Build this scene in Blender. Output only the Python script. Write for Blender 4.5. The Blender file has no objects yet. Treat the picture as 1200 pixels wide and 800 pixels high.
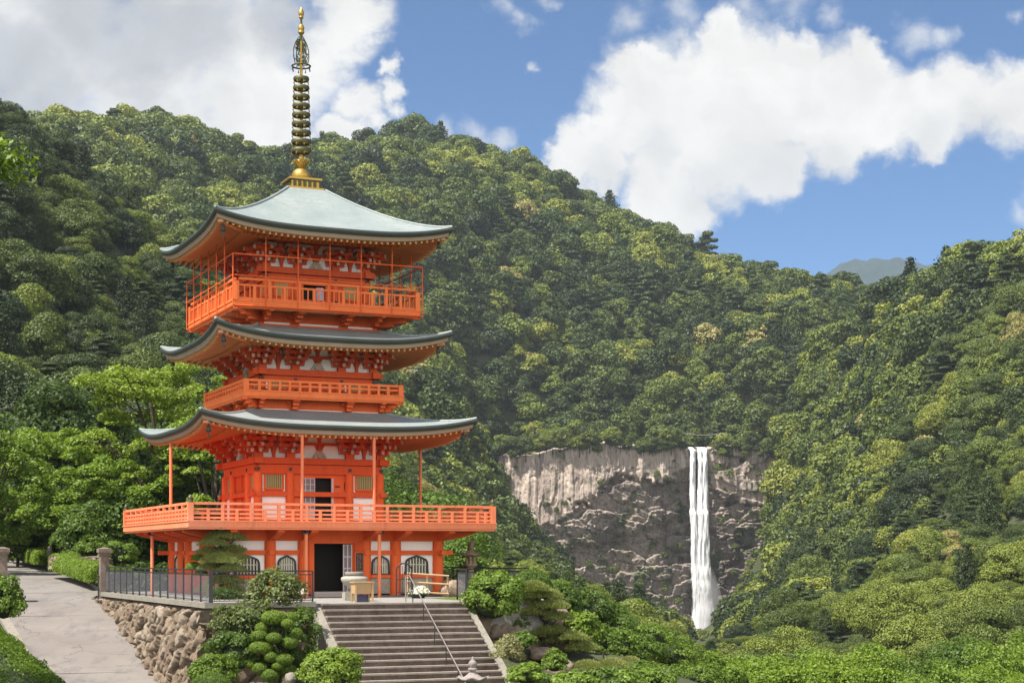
import bpy, math, random
import numpy as np
from mathutils import Vector, Matrix

# ------------------------------------------------------------------ camera, world, sun, exposure
scene = bpy.context.scene
COL = scene.collection
EYE = 1.52                      # eye height above the terrace (z = 0)
FPX = 1950.0                    # focal length in photo pixels (1200 wide)
cam_d = bpy.data.cameras.new('camera')
cam = bpy.data.objects.new('camera', cam_d); COL.objects.link(cam)
cam.location = (0, 0, EYE); cam.rotation_euler = (math.radians(90), 0, 0)
cam_d.sensor_width = 36.0; cam_d.lens = 36.0 * FPX / 1200.0
cam_d.shift_y = 253.0 / 1200.0
cam_d.clip_start = 0.5; cam_d.clip_end = 12000
scene.camera = cam

SUN_EL = math.radians(61)
SUN_AZ = math.atan2(-0.81, -0.59)          # towards the sun, (x, y) = (sin, cos)
sdir = Vector((math.sin(SUN_AZ) * math.cos(SUN_EL), math.cos(SUN_AZ) * math.cos(SUN_EL), math.sin(SUN_EL)))
sun_d = bpy.data.lights.new('sun', 'SUN'); sun_d.energy = 4.3; sun_d.angle = math.radians(0.53)
sun_d.color = (1.0, 0.94, 0.85)
sun = bpy.data.objects.new('sun', sun_d); COL.objects.link(sun)
sun.rotation_euler = (-sdir).to_track_quat('-Z', 'Y').to_euler(); sun.location = (-40, -40, 80)

scene.view_settings.view_transform = 'Standard'
scene.view_settings.look = 'None'
scene.view_settings.gamma = 1.0
scene.view_settings.use_curve_mapping = False
scene.view_settings.exposure = 1.3
scene.render.engine = 'CYCLES'
cy = scene.cycles
cy.use_denoising = True
try:
    cy.denoiser = 'OPENIMAGEDENOISE'; cy.denoising_input_passes = 'RGB_ALBEDO_NORMAL'
except Exception: pass
cy.max_bounces = 7; cy.diffuse_bounces = 4; cy.glossy_bounces = 2; cy.transmission_bounces = 4
cy.transparent_max_bounces = 12; cy.volume_bounces = 0
cy.use_fast_gi = False
cy.sample_clamp_indirect = 6

class NG:
    """small expression helper over a node tree"""
    def __init__(s, tree): s.t = tree; s.n = tree.nodes; s.l = tree.links
    def new(s, typ, **kw):
        n = s.n.new(typ)
        for k, v in kw.items(): setattr(n, k, v)
        return n
    def put(s, sock, v):
        if isinstance(v, bpy.types.NodeSocket): s.l.new(v, sock)
        elif v is not None: sock.default_value = v
    def m(s, op, a, b=None, c=None, clamp=False):
        n = s.new('ShaderNodeMath', operation=op, use_clamp=clamp)
        s.put(n.inputs[0], a); s.put(n.inputs[1], b); s.put(n.inputs[2], c)
        return n.outputs[0]
    def v(s, op, a, b=None, scale=None):
        n = s.new('ShaderNodeVectorMath', operation=op)
        s.put(n.inputs[0], a); s.put(n.inputs[1], b)
        if scale is not None: s.put(n.inputs['Scale'], scale)
        return n.outputs['Value'] if op in ('DISTANCE', 'LENGTH', 'DOT_PRODUCT') else n.outputs[0]
    def noise(s, vec, scale, detail=4, rough=0.55, out='Fac', dist=0.0):
        n = s.new('ShaderNodeTexNoise'); s.put(n.inputs['Vector'], vec)
        n.inputs['Scale'].default_value = scale; n.inputs['Detail'].default_value = detail
        n.inputs['Roughness'].default_value = rough; n.inputs['Distortion'].default_value = dist
        return n.outputs[0] if out == 'Fac' else n.outputs[1]
    def vor(s, vec, scale, feature='F1', out='Distance', rand=1.0):
        n = s.new('ShaderNodeTexVoronoi', feature=feature); s.put(n.inputs['Vector'], vec)
        n.inputs['Scale'].default_value = scale; n.inputs['Randomness'].default_value = rand
        return n.outputs[out]
    def smooth(s, x, a, b, lo=0.0, hi=1.0, kind='SMOOTHSTEP'):
        n = s.new('ShaderNodeMapRange', interpolation_type=kind)
        s.put(n.inputs[0], x); s.put(n.inputs[1], a); s.put(n.inputs[2], b)
        s.put(n.inputs[3], lo); s.put(n.inputs[4], hi)
        return n.outputs[0]
    def mix(s, f, a, b, blend='MIX'):
        n = s.new('ShaderNodeMix', data_type='RGBA', blend_type=blend)
        s.put(n.inputs[0], f)
        for sock, v in ((n.inputs[6], a), (n.inputs[7], b)):
            if not isinstance(v, bpy.types.NodeSocket) and len(v) == 3: v = (*v, 1)
            s.put(sock, v)
        return n.outputs[2]
    def ramp(s, f, stops, interp='LINEAR'):
        n = s.new('ShaderNodeValToRGB'); cr = n.color_ramp; cr.interpolation = interp
        while len(cr.elements) < len(stops): cr.elements.new(0.5)
        for e, (p, c) in zip(cr.elements, stops): e.position = p; e.color = (*c, 1)
        s.put(n.inputs[0], f); return n.outputs[0]
    def comb(s, x, y, z):
        n = s.new('ShaderNodeCombineXYZ')
        for i, v in enumerate((x, y, z)): s.put(n.inputs[i], v)
        return n.outputs[0]
    def sep(s, v):
        n = s.new('ShaderNodeSeparateXYZ'); s.put(n.inputs[0], v); return n.outputs

# ---- the sky: Nishita + cumulus clouds laid out by direction
world = bpy.data.worlds.new('World'); scene.world = world; world.use_nodes = True
wt = world.node_tree; wt.nodes.clear(); g = NG(wt)
sky = g.new('ShaderNodeTexSky', sky_type='NISHITA'); sky.sun_disc = False
sky.sun_elevation = SUN_EL; sky.sun_rotation = SUN_AZ
sky.altitude = 300; sky.air_density = 0.62; sky.dust_density = 0.1; sky.ozone_density = 3.0
tc = g.new('ShaderNodeTexCoord')
dx, dy, dz = g.sep(tc.outputs['Generated'])
dyc = g.m('MAXIMUM', dy, 0.06)
U = g.m('MULTIPLY', g.m('DIVIDE', dx, dyc), 1.95)
V = g.m('MULTIPLY', g.m('DIVIDE', dz, dyc), 1.95)
P = g.comb(U, V, 0.0)
w1 = g.v('SCALE', g.v('SUBTRACT', g.noise(P, 7.0, 3, 0.6, out='Color'), (0.5, 0.5, 0.5)), scale=0.085)
w2 = g.v('SCALE', g.v('SUBTRACT', g.noise(P, 26.0, 4, 0.65, out='Color'), (0.5, 0.5, 0.5)), scale=0.05)
PW = g.v('MULTIPLY', g.v('ADD', P, g.v('ADD', w1, w2)), (1, 1, 0))
def blobs(vec, lst):
    acc = None
    for (px, py, r) in lst:
        c = ((px - 600) / 1000.0, (653 - py) / 1000.0, 0)
        d = g.m('DIVIDE', g.v('DISTANCE', vec, c), r / 1000.0)
        d = g.m('SUBTRACT', 1.0, d)
        acc = d if acc is None else g.m('SMOOTH_MAX', acc, d, 0.12)
    return acc
CUM = [(735,140,62),(700,185,50),(668,190,36),(775,205,62),(735,85,45),(800,110,90),(880,95,85),(860,165,75),(930,110,85),
       (985,95,70),(1030,125,62),(1080,130,55),(1130,125,55),(1190,125,60),(1260,120,70),(800,240,45),(760,235,38),(900,195,45),(980,160,50),
       (1100,160,38),(850,50,40),(930,60,45),(1010,70,40),(770,62,26)]
LEFT = [(60,60,150),(170,90,140),(280,70,130),(0,40,120),(340,110,90),(380,60,60),(400,15,55),(425,115,42),(405,150,38),(300,150,60),
        (460,100,26),(455,70,20),(-120,40,160),(220,-30,160),(60,-60,180)]
WISP = [(520,158,30),(560,160,34),(590,165,24),(880,5,40),(930,0,48),(980,10,30),(1080,40,32),(1110,45,24),(590,10,34),(604,30,26),
        (1195,250,34),(1220,240,50),(627,96,10),(745,20,40),(720,55,26),(640,-5,25),(800,10,36),(1190,10,20)]
f1 = g.noise(PW, 11.0, 6, 0.6)
f2 = g.noise(g.v('MULTIPLY', P, (1.0, 1.6, 1.0)), 5.0, 5, 0.62)
core = blobs(PW, CUM)
dens_c = g.smooth(g.m('ADD', core, g.m('MULTIPLY', g.m('MULTIPLY_ADD', g.m('SUBTRACT', f1, 0.5), 0.8, g.m('MULTIPLY', g.m('SUBTRACT', f2, 0.5), 0.5)), 1.0)), -0.10, 0.42)
lcore = blobs(PW, LEFT)
dens_l = g.smooth(g.m('ADD', lcore, g.m('MULTIPLY', g.m('SUBTRACT', f2, 0.5), 1.9)), -0.05, 0.55)
wcore = blobs(PW, WISP)
dens_w = g.smooth(g.m('ADD', wcore, g.m('MULTIPLY', g.m('SUBTRACT', f2, 0.56), 2.4)), 0.0, 1.1, 0.0, 0.62)
dens = g.m('MAXIMUM', g.m('MAXIMUM', dens_c, dens_l), dens_w, clamp=True)
# light on the clouds: soft grey undersides and thick grey parts of the left bank
GREY = [(130,10,190),(20,70,110),(230,30,110),(60,110,80),(330,20,70)]
grey = g.smooth(g.m('ADD', blobs(PW, GREY), g.m('MULTIPLY', g.m('SUBTRACT', f2, 0.5), 1.3)), 0.0, 0.75)
UND = [(900,205,60),(960,190,45),(840,225,50),(1090,175,40),(780,165,34),(1150,150,40),(705,200,30)]
und = g.smooth(g.m('ADD', blobs(PW, UND), g.m('MULTIPLY', g.m('SUBTRACT', f1, 0.5), 1.2)), -0.3, 1.0, 0.0, 0.42)
gm = g.m('MAXIMUM', grey, und)
tex = g.smooth(f1, 0.3, 0.7, 0.90, 1.05)
ccol = g.mix(gm, (0.74, 0.735, 0.72), (0.44, 0.455, 0.485))
ccol = g.mix(1.0, ccol, g.comb(tex, tex, tex), 'MULTIPLY')
mx = g.new('ShaderNodeMixShader'); front = g.smooth(dy, 0.05, 0.15)
# unseen bright clouds added low behind the camera to fill the front faces
fill_clouds = g.smooth(g.noise(tc.outputs['Generated'], 2.6, 5, 0.6), 0.36, 0.50)
fill_clouds = g.m('MULTIPLY', fill_clouds, g.m('MULTIPLY', g.m('MULTIPLY', g.smooth(dz, 0.0, 0.05), g.smooth(dz, 0.40, 0.70, 1.0, 0.0)), g.smooth(dy, 0.0, -0.25)))
bg_s = g.new('ShaderNodeBackground'); g.l.new(g.mix(1.0, sky.outputs[0], (0.60, 1.0, 1.22), 'MULTIPLY'), bg_s.inputs[0]); bg_s.inputs[1].default_value = 0.05
bg_c = g.new('ShaderNodeBackground'); g.l.new(g.mix(fill_clouds, ccol, (2.5, 2.38, 2.2)), bg_c.inputs[0]); bg_c.inputs[1].default_value = 0.52
g.l.new(g.m('MAXIMUM', g.m('MULTIPLY', dens, front), fill_clouds), mx.inputs[0]); g.l.new(bg_s.outputs[0], mx.inputs[1]); g.l.new(bg_c.outputs[0], mx.inputs[2])
wo = g.new('ShaderNodeOutputWorld'); g.l.new(mx.outputs[0], wo.inputs[0])
world.cycles.sampling_method = 'MANUAL'; world.cycles.sample_map_resolution = 512

# ------------------------------------------------------------------ helpers
def tag(o, label=None, cat=None, group=None, kind=None):
    if label: o['label'] = label
    if cat: o['category'] = cat
    if group: o['group'] = group
    if kind: o['kind'] = kind
    return o
def empty(name, loc=(0, 0, 0), rz=0.0, label=None, cat=None, group=None):
    o = bpy.data.objects.new(name, None); COL.objects.link(o)
    o.location = loc; o.rotation_euler = (0, 0, rz); o.empty_display_size = 0.3
    return tag(o, label, cat, group)
def link(name, me, parent=None, loc=None, rz=0.0):
    o = bpy.data.objects.new(name, me); COL.objects.link(o)
    if parent is not None: o.parent = parent
    if loc is not None: o.location = loc
    if rz: o.rotation_euler = (0, 0, rz)
    return o
def copy_tree(o, parent=None):
    c = o.copy(); COL.objects.link(c)
    if parent is not None: c.parent = parent
    for ch in [x for x in bpy.data.objects if x.parent == o]: copy_tree(ch, c)
    return c
def np_mesh(name, verts, faces, mats, smooth=False, mat_idx=None, attrs=None):
    """faces: (M,k) array"""
    verts = np.asarray(verts, np.float32); faces = np.asarray(faces, np.int32)
    me = bpy.data.meshes.new(name); M, k = faces.shape
    me.vertices.add(len(verts)); me.vertices.foreach_set('co', verts.ravel())
    me.loops.add(M * k); me.loops.foreach_set('vertex_index', faces.ravel())
    me.polygons.add(M); me.polygons.foreach_set('loop_start', np.arange(0, M * k, k, dtype=np.int32))
    try: me.polygons.foreach_set('loop_total', np.full(M, k, np.int32))
    except Exception: pass
    for m in (mats if isinstance(mats, (list, tuple)) else [mats]): me.materials.append(m)
    if mat_idx is not None: me.polygons.foreach_set('material_index', np.asarray(mat_idx, np.int32))
    me.update(calc_edges=True)
    if smooth: me.polygons.foreach_set('use_smooth', np.ones(M, bool))
    for nm, arr in (attrs or {}).items():
        a = me.attributes.new(nm, 'FLOAT', 'POINT'); a.data.foreach_set('value', np.asarray(arr, np.float32))
    me.validate()
    return me
class MB:
    """collects boxes, tubes and quads; T maps (u, w, z) to local xyz"""
    def __init__(s, T=None): s.v = []; s.f = []; s.mi = []; s.sm = []; s.T = T or (lambda a: a); s.m = 0
    def add(s, vs, fs, smooth=False):
        b = len(s.v); s.v += [s.T(tuple(p)) for p in vs]
        for f in fs: s.f.append([b + i for i in f]); s.mi.append(s.m); s.sm.append(smooth)
    def box(s, x0, x1, y0, y1, z0, z1):
        s.add([(x0,y0,z0),(x1,y0,z0),(x1,y1,z0),(x0,y1,z0),(x0,y0,z1),(x1,y0,z1),(x1,y1,z1),(x0,y1,z1)],
              [(0,3,2,1),(4,5,6,7),(0,1,5,4),(1,2,6,5),(2,3,7,6),(3,0,4,7)])
    def cbox(s, c, h):
        s.box(c[0]-h[0], c[0]+h[0], c[1]-h[1], c[1]+h[1], c[2]-h[2], c[2]+h[2])
    def bar(s, p0, p1, wd, ht, up=(0, 0, 1)):
        p0, p1 = Vector(p0), Vector(p1); d = (p1 - p0).normalized(); up = Vector(up)
        sd = d.cross(up).normalized(); u2 = sd.cross(d)
        vs = []
        for p in (p0, p1):
            for a, b in ((-1,-1),(1,-1),(1,1),(-1,1)): vs.append(p + sd*(a*wd/2) + u2*(b*ht/2))
        s.add(vs, [(0,1,2,3),(7,6,5,4),(0,4,5,1),(1,5,6,2),(2,6,7,3),(3,7,4,0)])
    def tube(s, pts, rad, n=8, caps=True):
        pts = [Vector(p) for p in pts]
        if not isinstance(rad, (list, tuple)): rad = [rad]*len(pts)
        vs = []; prev = None
        for i, p in enumerate(pts):
            d = (pts[min(i+1, len(pts)-1)] - pts[max(i-1, 0)])
            if d.length < 1e-9: d = Vector((0, 0, 1))
            d.normalize()
            if prev is None:
                a = Vector((1, 0, 0)) if abs(d.x) < 0.8 else Vector((0, 1, 0))
                prev = (a - d*a.dot(d)).normalized()
            else:
                q = prev - d*prev.dot(d)
                prev = q.normalized() if q.length > 1e-6 else prev
            b = d.cross(prev)
            for k in range(n):
                t = 2*math.pi*k/n; vs.append(p + (prev*math.cos(t) + b*math.sin(t))*rad[i])
        fs = [(i*n+k, i*n+(k+1) % n, (i+1)*n+(k+1) % n, (i+1)*n+k) for i in range(len(pts)-1) for k in range(n)]
        s.add(vs, fs, True)
        if caps:
            s.add([vs[k] for k in range(n)][::-1], [tuple(range(n))]); s.add(vs[-n:], [tuple(range(n))])
    def lathe(s, prof, c=(0, 0), n=16):
        vs = [(c[0]+r*math.cos(2*math.pi*k/n), c[1]+r*math.sin(2*math.pi*k/n), z) for r, z in prof for k in range(n)]
        fs = [(i*n+k, i*n+(k+1) % n, (i+1)*n+(k+1) % n, (i+1)*n+k) for i in range(len(prof)-1) for k in range(n)]
        s.add(vs, fs, True)
        s.add(vs[:n][::-1], [tuple(range(n))]); s.add(vs[-n:], [tuple(range(n))])
    def torus(s, c, R, r, n=20, k=8, zs=1.0):
        vs = [(c[0]+(R+r*math.cos(b))*math.cos(a), c[1]+(R+r*math.cos(b))*math.sin(a), c[2]+r*zs*math.sin(b))
              for a in [2*math.pi*i/n for i in range(n)] for b in [2*math.pi*j/k for j in range(k)]]
        fs = [(i*k+j, ((i+1) % n)*k+j, ((i+1) % n)*k+(j+1) % k, i*k+(j+1) % k) for i in range(n) for j in range(k)]
        s.add(vs, fs, True)
    def grid(s, P, smooth=True):
        r, c = len(P), len(P[0])
        s.add([p for row in P for p in row], [(i*c+j, i*c+j+1, (i+1)*c+j+1, (i+1)*c+j) for i in range(r-1) for j in range(c-1)], smooth)
    def build(s, name, mats, parent=None, loc=None, rz=0.0):
        me = bpy.data.meshes.new(name); me.from_pydata([tuple(p) for p in s.v], [], s.f)
        for m in (mats if isinstance(mats, (list, tuple)) else [mats]): me.materials.append(m)
        me.polygons.foreach_set('material_index', s.mi); me.polygons.foreach_set('use_smooth', s.sm)
        me.update(); me.validate()
        return link(name, me, parent, loc, rz)
def px2w(px, py, d):
    return Vector(((px-600)/FPX*d, d, EYE + (653-py)/FPX*d))
def gpos(px, py, z=0.0):
    d = (EYE - z)*FPX/(py-653); return Vector(((px-600)/FPX*d, d, z))

# numpy value noise
def _hash(ix, iy, iz, seed):
    h = (ix.astype(np.int64)*374761393 + iy.astype(np.int64)*668265263 + iz.astype(np.int64)*2147483647 + seed*1274126177) & 0xFFFFFFFF
    h = ((h ^ (h >> 13))*1274126177) & 0xFFFFFFFF
    h = ((h ^ (h >> 16))*2246822519) & 0xFFFFFFFF
    return ((h ^ (h >> 15)) & 0xFFFFFF)/float(0xFFFFFF)
def vnoise(x, y, z=None, seed=0):
    x = np.asarray(x, float); y = np.asarray(y, float); z = np.zeros_like(x) if z is None else np.asarray(z, float)
    ix, iy, iz = np.floor(x), np.floor(y), np.floor(z)
    fx, fy, fz = x-ix, y-iy, z-iz
    fx, fy, fz = [t*t*(3-2*t) for t in (fx, fy, fz)]
    o = 0
    for a in (0, 1):
        for b in (0, 1):
            for c in (0, 1):
                o = o + _hash(ix+a, iy+b, iz+c, seed)*np.where(a, fx, 1-fx)*np.where(b, fy, 1-fy)*np.where(c, fz, 1-fz)
    return o
def fbm(x, y, z=None, seed=0, oct=4, gain=0.5):
    s = 0; a = 1; t = 0; x = np.asarray(x, float); y = np.asarray(y, float)
    for i in range(oct):
        s = s + a*vnoise(x*2**i, y*2**i, None if z is None else z*2**i, seed+i*17); t += a; a *= gain
    return s/t
def worley2(x, y, seed=0):
    ix, iy = np.floor(x), np.floor(y); f1 = np.full(x.shape, 9.0); f2 = f1.copy(); cid = np.zeros(x.shape); ddx = cid.copy(); ddy = cid.copy(); z0 = np.zeros_like(ix)
    for a in (-1, 0, 1):
        for b in (-1, 0, 1):
            cx_ = ix+a; cy_ = iy+b; px = cx_+0.1+0.8*_hash(cx_, cy_, z0, seed); py = cy_+0.1+0.8*_hash(cx_, cy_, z0, seed+5)
            d = np.maximum(np.abs(x-px), np.abs(y-py))*.6+np.hypot(x-px, y-py)*.4; c = _hash(cx_, cy_, z0, seed+9); nearer = d < f1
            f2 = np.where(nearer, f1, np.minimum(f2, d)); cid = np.where(nearer, c, cid); ddx = np.where(nearer, x-px, ddx); ddy = np.where(nearer, y-py, ddy); f1 = np.where(nearer, d, f1)
    return f1, f2, cid, ddx, ddy
def worley(x, y, seed=0):
    ix, iy = np.floor(x), np.floor(y)
    f1 = np.full(x.shape, 9.0); f2 = f1.copy(); cid = np.zeros(x.shape)
    z0 = np.zeros_like(ix)
    for a in (-1, 0, 1):
        for b in (-1, 0, 1):
            cx_ = ix+a; cy_ = iy+b
            px = cx_ + 0.1+0.8*_hash(cx_, cy_, z0, seed); py = cy_ + 0.1+0.8*_hash(cx_, cy_, z0, seed+5)
            d = np.hypot(x-px, y-py); c = _hash(cx_, cy_, z0, seed+9)
            nearer = d < f1
            f2 = np.where(nearer, f1, np.minimum(f2, d)); cid = np.where(nearer, c, cid); f1 = np.where(nearer, d, f1)
    return f1, f2, cid

# ------------------------------------------------------------------ materials
def mat(name, rough=0.8):
    m = bpy.data.materials.new(name); m.use_nodes = True
    t = m.node_tree; b = t.nodes['Principled BSDF']; b.inputs['Roughness'].default_value = rough
    return m, NG(t), b
def bump(g, b, h, strength=0.3, dist=0.05):
    n = g.new('ShaderNodeBump'); n.inputs['Strength'].default_value = strength; n.inputs['Distance'].default_value = dist
    g.put(n.inputs['Height'], h); g.l.new(n.outputs[0], b.inputs['Normal'])
def objco(g): return g.new('ShaderNodeTexCoord').outputs['Object']
def simple(name, c, var=0.12, scale=3.0, rough=0.7, metal=0.0, dirt=None, bmp=0.0, spec=0.4):
    m, g, b = mat(name, rough); co = objco(g)
    n = g.noise(co, scale, 5, 0.6)
    col = g.mix(n, tuple(x*(1-var) for x in c), tuple(min(1, x*(1+var)) for x in c))
    if dirt:
        d = g.smooth(g.noise(co, scale*2.3, 6, 0.7), 0.55, 0.75, 0, dirt[1]); col = g.mix(d, col, dirt[0])
    g.l.new(col, b.inputs['Base Color']); b.inputs['Metallic'].default_value = metal
    b.inputs['Specular IOR Level'].default_value = spec
    if bmp: bump(g, b, g.noise(co, scale*4, 6, 0.7), bmp, 0.03)
    return m
M = {}
M['verm'] = simple('vermilion_paint', (0.72, 0.142, 0.034), 0.18, 1.3, 0.6, dirt=((0.42, 0.085, 0.035), 0.5), spec=0.2)
M['verm_pale'] = simple('pale_vermilion', (0.78, 0.255, 0.135), 0.12, 2.0, 0.65, dirt=((0.40, 0.14, 0.075), 0.6), spec=0.2)
def painted_timber(name, c, streak_c, amt):
    m, g, b = mat(name, 0.62); co = objco(g)
    n = g.noise(co, 1.4, 6, 0.65); gr = g.noise(g.v('MULTIPLY', co, (9, 9, 0.8)), 2.0, 5, 0.7)
    col = g.mix(n, tuple(x*0.80 for x in c), tuple(min(1, x*1.16) for x in c))
    col = g.mix(g.smooth(gr, 0.40, 0.75, 0, 0.30), col, tuple(x*0.62 for x in c))
    st = g.noise(g.v('MULTIPLY', co, (2.2, 2.2, 0.35)), 1.7, 6, 0.72)
    col = g.mix(g.smooth(st, 0.54, 0.72, 0, amt), col, streak_c)
    fade = g.noise(co, 0.55, 4, 0.6); col = g.mix(g.smooth(fade, 0.5, 0.75, 0, 0.35), col, (min(1, c[0]*1.08), c[1]*1.7, c[2]*2.4))
    sp = g.noise(co, 12.0, 4, 0.75); col = g.mix(g.smooth(sp, 0.66, 0.74, 0, amt), col, (0.10, 0.05, 0.035))
    g.l.new(col, b.inputs['Base Color']); b.inputs['Specular IOR Level'].default_value = 0.2
    bump(g, b, gr, 0.15, 0.01); return m
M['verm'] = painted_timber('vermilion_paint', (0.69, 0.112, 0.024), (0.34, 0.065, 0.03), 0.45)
M['verm_pale'] = painted_timber('pale_vermilion', (0.77, 0.225, 0.105), (0.36, 0.125, 0.07), 0.55)  # paler, pinker vermilion for the lowest railing, fascia and posts
M['verm_wall'] = painted_timber('shaded_wall_vermilion', (0.60, 0.088, 0.019), (0.30, 0.055, 0.025), 0.4)  # vermilion copy with the walls' shade behind the railings put into its colour
M['verm_light'] = painted_timber('bright_rail_vermilion', (0.76, 0.170, 0.045), (0.36, 0.085, 0.04), 0.4)  # lighter copy for the upper railings, setting off the darkened walls
M['verm_deep'] = simple('deep_vermilion', (0.56, 0.078, 0.018), 0.22, 2.0, 0.6, spec=0.2)
M['rafter'] = simple('rafter_paint', (0.70, 0.25, 0.10), 0.14, 2.0, 0.6)
M['white'] = simple('white_plaster', (0.83, 0.81, 0.78), 0.05, 1.0, 0.9, dirt=((0.62, 0.58, 0.52), 0.3))
M['soffit'] = simple('eave_boards', (0.66, 0.44, 0.29), 0.18, 2.5, 0.8)
M['yellow'] = simple('yellow_endgrain', (0.44, 0.22, 0.05), 0.15, 3, 0.6)
M['paint_grey'] = simple('painted_bracket_ends', (0.46, 0.38, 0.30), 0.35, 9, 0.7, dirt=((0.12, 0.20, 0.13), 0.6))
M['gold'] = simple('gilt_bronze', (0.38, 0.25, 0.06), 0.25, 6, 0.45, metal=0.75, dirt=((0.22, 0.15, 0.04), 0.8))
M['bronze'] = simple('green_bronze', (0.085, 0.085, 0.04), 0.3, 5, 0.55, metal=0.55, dirt=((0.26, 0.18, 0.05), 0.7))
M['edge'] = simple('dark_copper_edge', (0.034, 0.042, 0.036), 0.25, 2, 0.55)
M['underedge'] = simple('grey_brown_board', (0.29, 0.215, 0.15), 0.2, 2, 0.8)
M['dark'] = simple('dark_interior', (0.012, 0.010, 0.009), 0.2, 2, 0.9)
M['iron'] = simple('black_iron', (0.022, 0.022, 0.024), 0.2, 6, 0.5)
M['steel'] = simple('grey_steel', (0.33, 0.29, 0.27), 0.1, 6, 0.4, metal=0.6)
M['pale_wood'] = simple('pale_wood', (0.40, 0.26, 0.125), 0.2, 5, 0.7)
M['bamboo'] = simple('bamboo', (0.42, 0.27, 0.15), 0.2, 5, 0.6)
M['darkwood'] = simple('dark_wood', (0.045, 0.028, 0.020), 0.3, 5, 0.7)
M['lattice'] = simple('olive_lattice', (0.36, 0.31, 0.13), 0.15, 5, 0.7)
M['shoji'] = simple('pale_lattice', (0.50, 0.43, 0.44), 0.1, 5, 0.7)
M['pane'] = simple('dusky_pane', (0.16, 0.14, 0.145), 0.1, 2, 0.3)
M['noren'] = simple('blue_white_cloth', (0.42, 0.45, 0.62), 0.5, 7, 0.9)
M['greenpane'] = simple('dark_green_shutter', (0.03, 0.045, 0.025), 0.2, 2, 0.6)

def stone_mat(name, c0, c1, c2, scale, bmp=0.5, moss=0.0):
    m, g, b = mat(name, 0.9); co = objco(g)
    n = g.noise(co, scale, 7, 0.65); n2 = g.noise(co, scale*5.3, 5, 0.7)
    col = g.ramp(n, [(0.25, c0), (0.5, c1), (0.75, c2)])
    col = g.mix(g.smooth(n2, 0.45, 0.75, 0, 0.55), col, tuple(x*0.55 for x in c0))
    if moss: col = g.mix(g.smooth(g.noise(co, scale*0.7, 5, 0.7), 0.52, 0.7, 0, moss), col, (0.05, 0.065, 0.02))
    g.l.new(col, b.inputs['Base Color']); b.inputs['Specular IOR Level'].default_value = 0.2
    bump(g, b, g.m('ADD', n, g.m('MULTIPLY', n2, 0.5)), bmp, 0.08)
    return m
M['granite'] = stone_mat('granite', (0.132, 0.119, 0.102), (0.218, 0.191, 0.165), (0.277, 0.251, 0.218), 6, 0.4)
M['lantern'] = stone_mat('lantern_stone', (0.17, 0.15, 0.135), (0.28, 0.245, 0.225), (0.36, 0.32, 0.30), 7, 0.5)
M['bark_lantern'] = stone_mat('brown_lantern_stone', (0.12, 0.085, 0.055), (0.26, 0.185, 0.125), (0.38, 0.30, 0.21), 5, 0.5)
M['pale_stone'] = stone_mat('pale_stone', (0.251, 0.231, 0.191), (0.330, 0.304, 0.251), (0.383, 0.356, 0.304), 4, 0.3)
M['brown_rock'] = stone_mat('brown_rock', (0.12, 0.085, 0.065), (0.25, 0.185, 0.14), (0.36, 0.28, 0.22), 1.6, 0.8, 0.4)
M['concrete'] = stone_mat('concrete', (0.178, 0.165, 0.135), (0.238, 0.218, 0.182), (0.277, 0.257, 0.218), 2.2, 0.25, 0.25)
M['post_stone'] = stone_mat('post_stone', (0.11, 0.09, 0.072), (0.19, 0.155, 0.125), (0.27, 0.225, 0.19), 3.5, 0.5)
# stair: light worn nosings, risers darkened in the colour for dirt and shade
M['riser'] = stone_mat('dirty_shaded_riser', (0.058, 0.046, 0.038), (0.111, 0.086, 0.073), (0.163, 0.130, 0.111), 2.2, 0.3)
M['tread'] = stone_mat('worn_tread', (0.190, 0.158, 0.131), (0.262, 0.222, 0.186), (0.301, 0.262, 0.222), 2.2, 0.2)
M['gravel'] = stone_mat('pale_gravel', (0.217, 0.209, 0.194), (0.336, 0.323, 0.297), (0.446, 0.426, 0.396), 14, 0.9)
def road_mat():
    m, g, b = mat('worn_road', 0.85); co = objco(g)
    n = g.noise(co, 0.35, 6, 0.65); n2 = g.noise(co, 25, 4, 0.7)
    col = g.ramp(n, [(0.3, (0.153, 0.135, 0.117)), (0.55, (0.189, 0.168, 0.149)), (0.75, (0.221, 0.198, 0.177))])
    col = g.mix(g.smooth(n2, 0.4, 0.75, 0, 0.35), col, (0.096, 0.089, 0.085))
    cr = g.vor(g.v('ADD', co, g.v('SCALE', g.noise(co, 1.5, 4, 0.6, out='Color'), scale=1.2)), 0.35, 'DISTANCE_TO_EDGE')
    col = g.mix(g.smooth(cr, 0.0, 0.014, 0.7, 0.0), col, (0.051, 0.046, 0.043))
    st = g.smooth(g.noise(g.v('MULTIPLY', co, (1, .25, 1)), 1.2, 5, 0.7), 0.5, 0.68, 0, 0.65)
    col = g.mix(st, col, (0.109, 0.102, 0.098))
    g.l.new(col, b.inputs['Base Color']); bump(g, b, n2, 0.25, 0.02); return m
M['road'] = road_mat()
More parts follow.
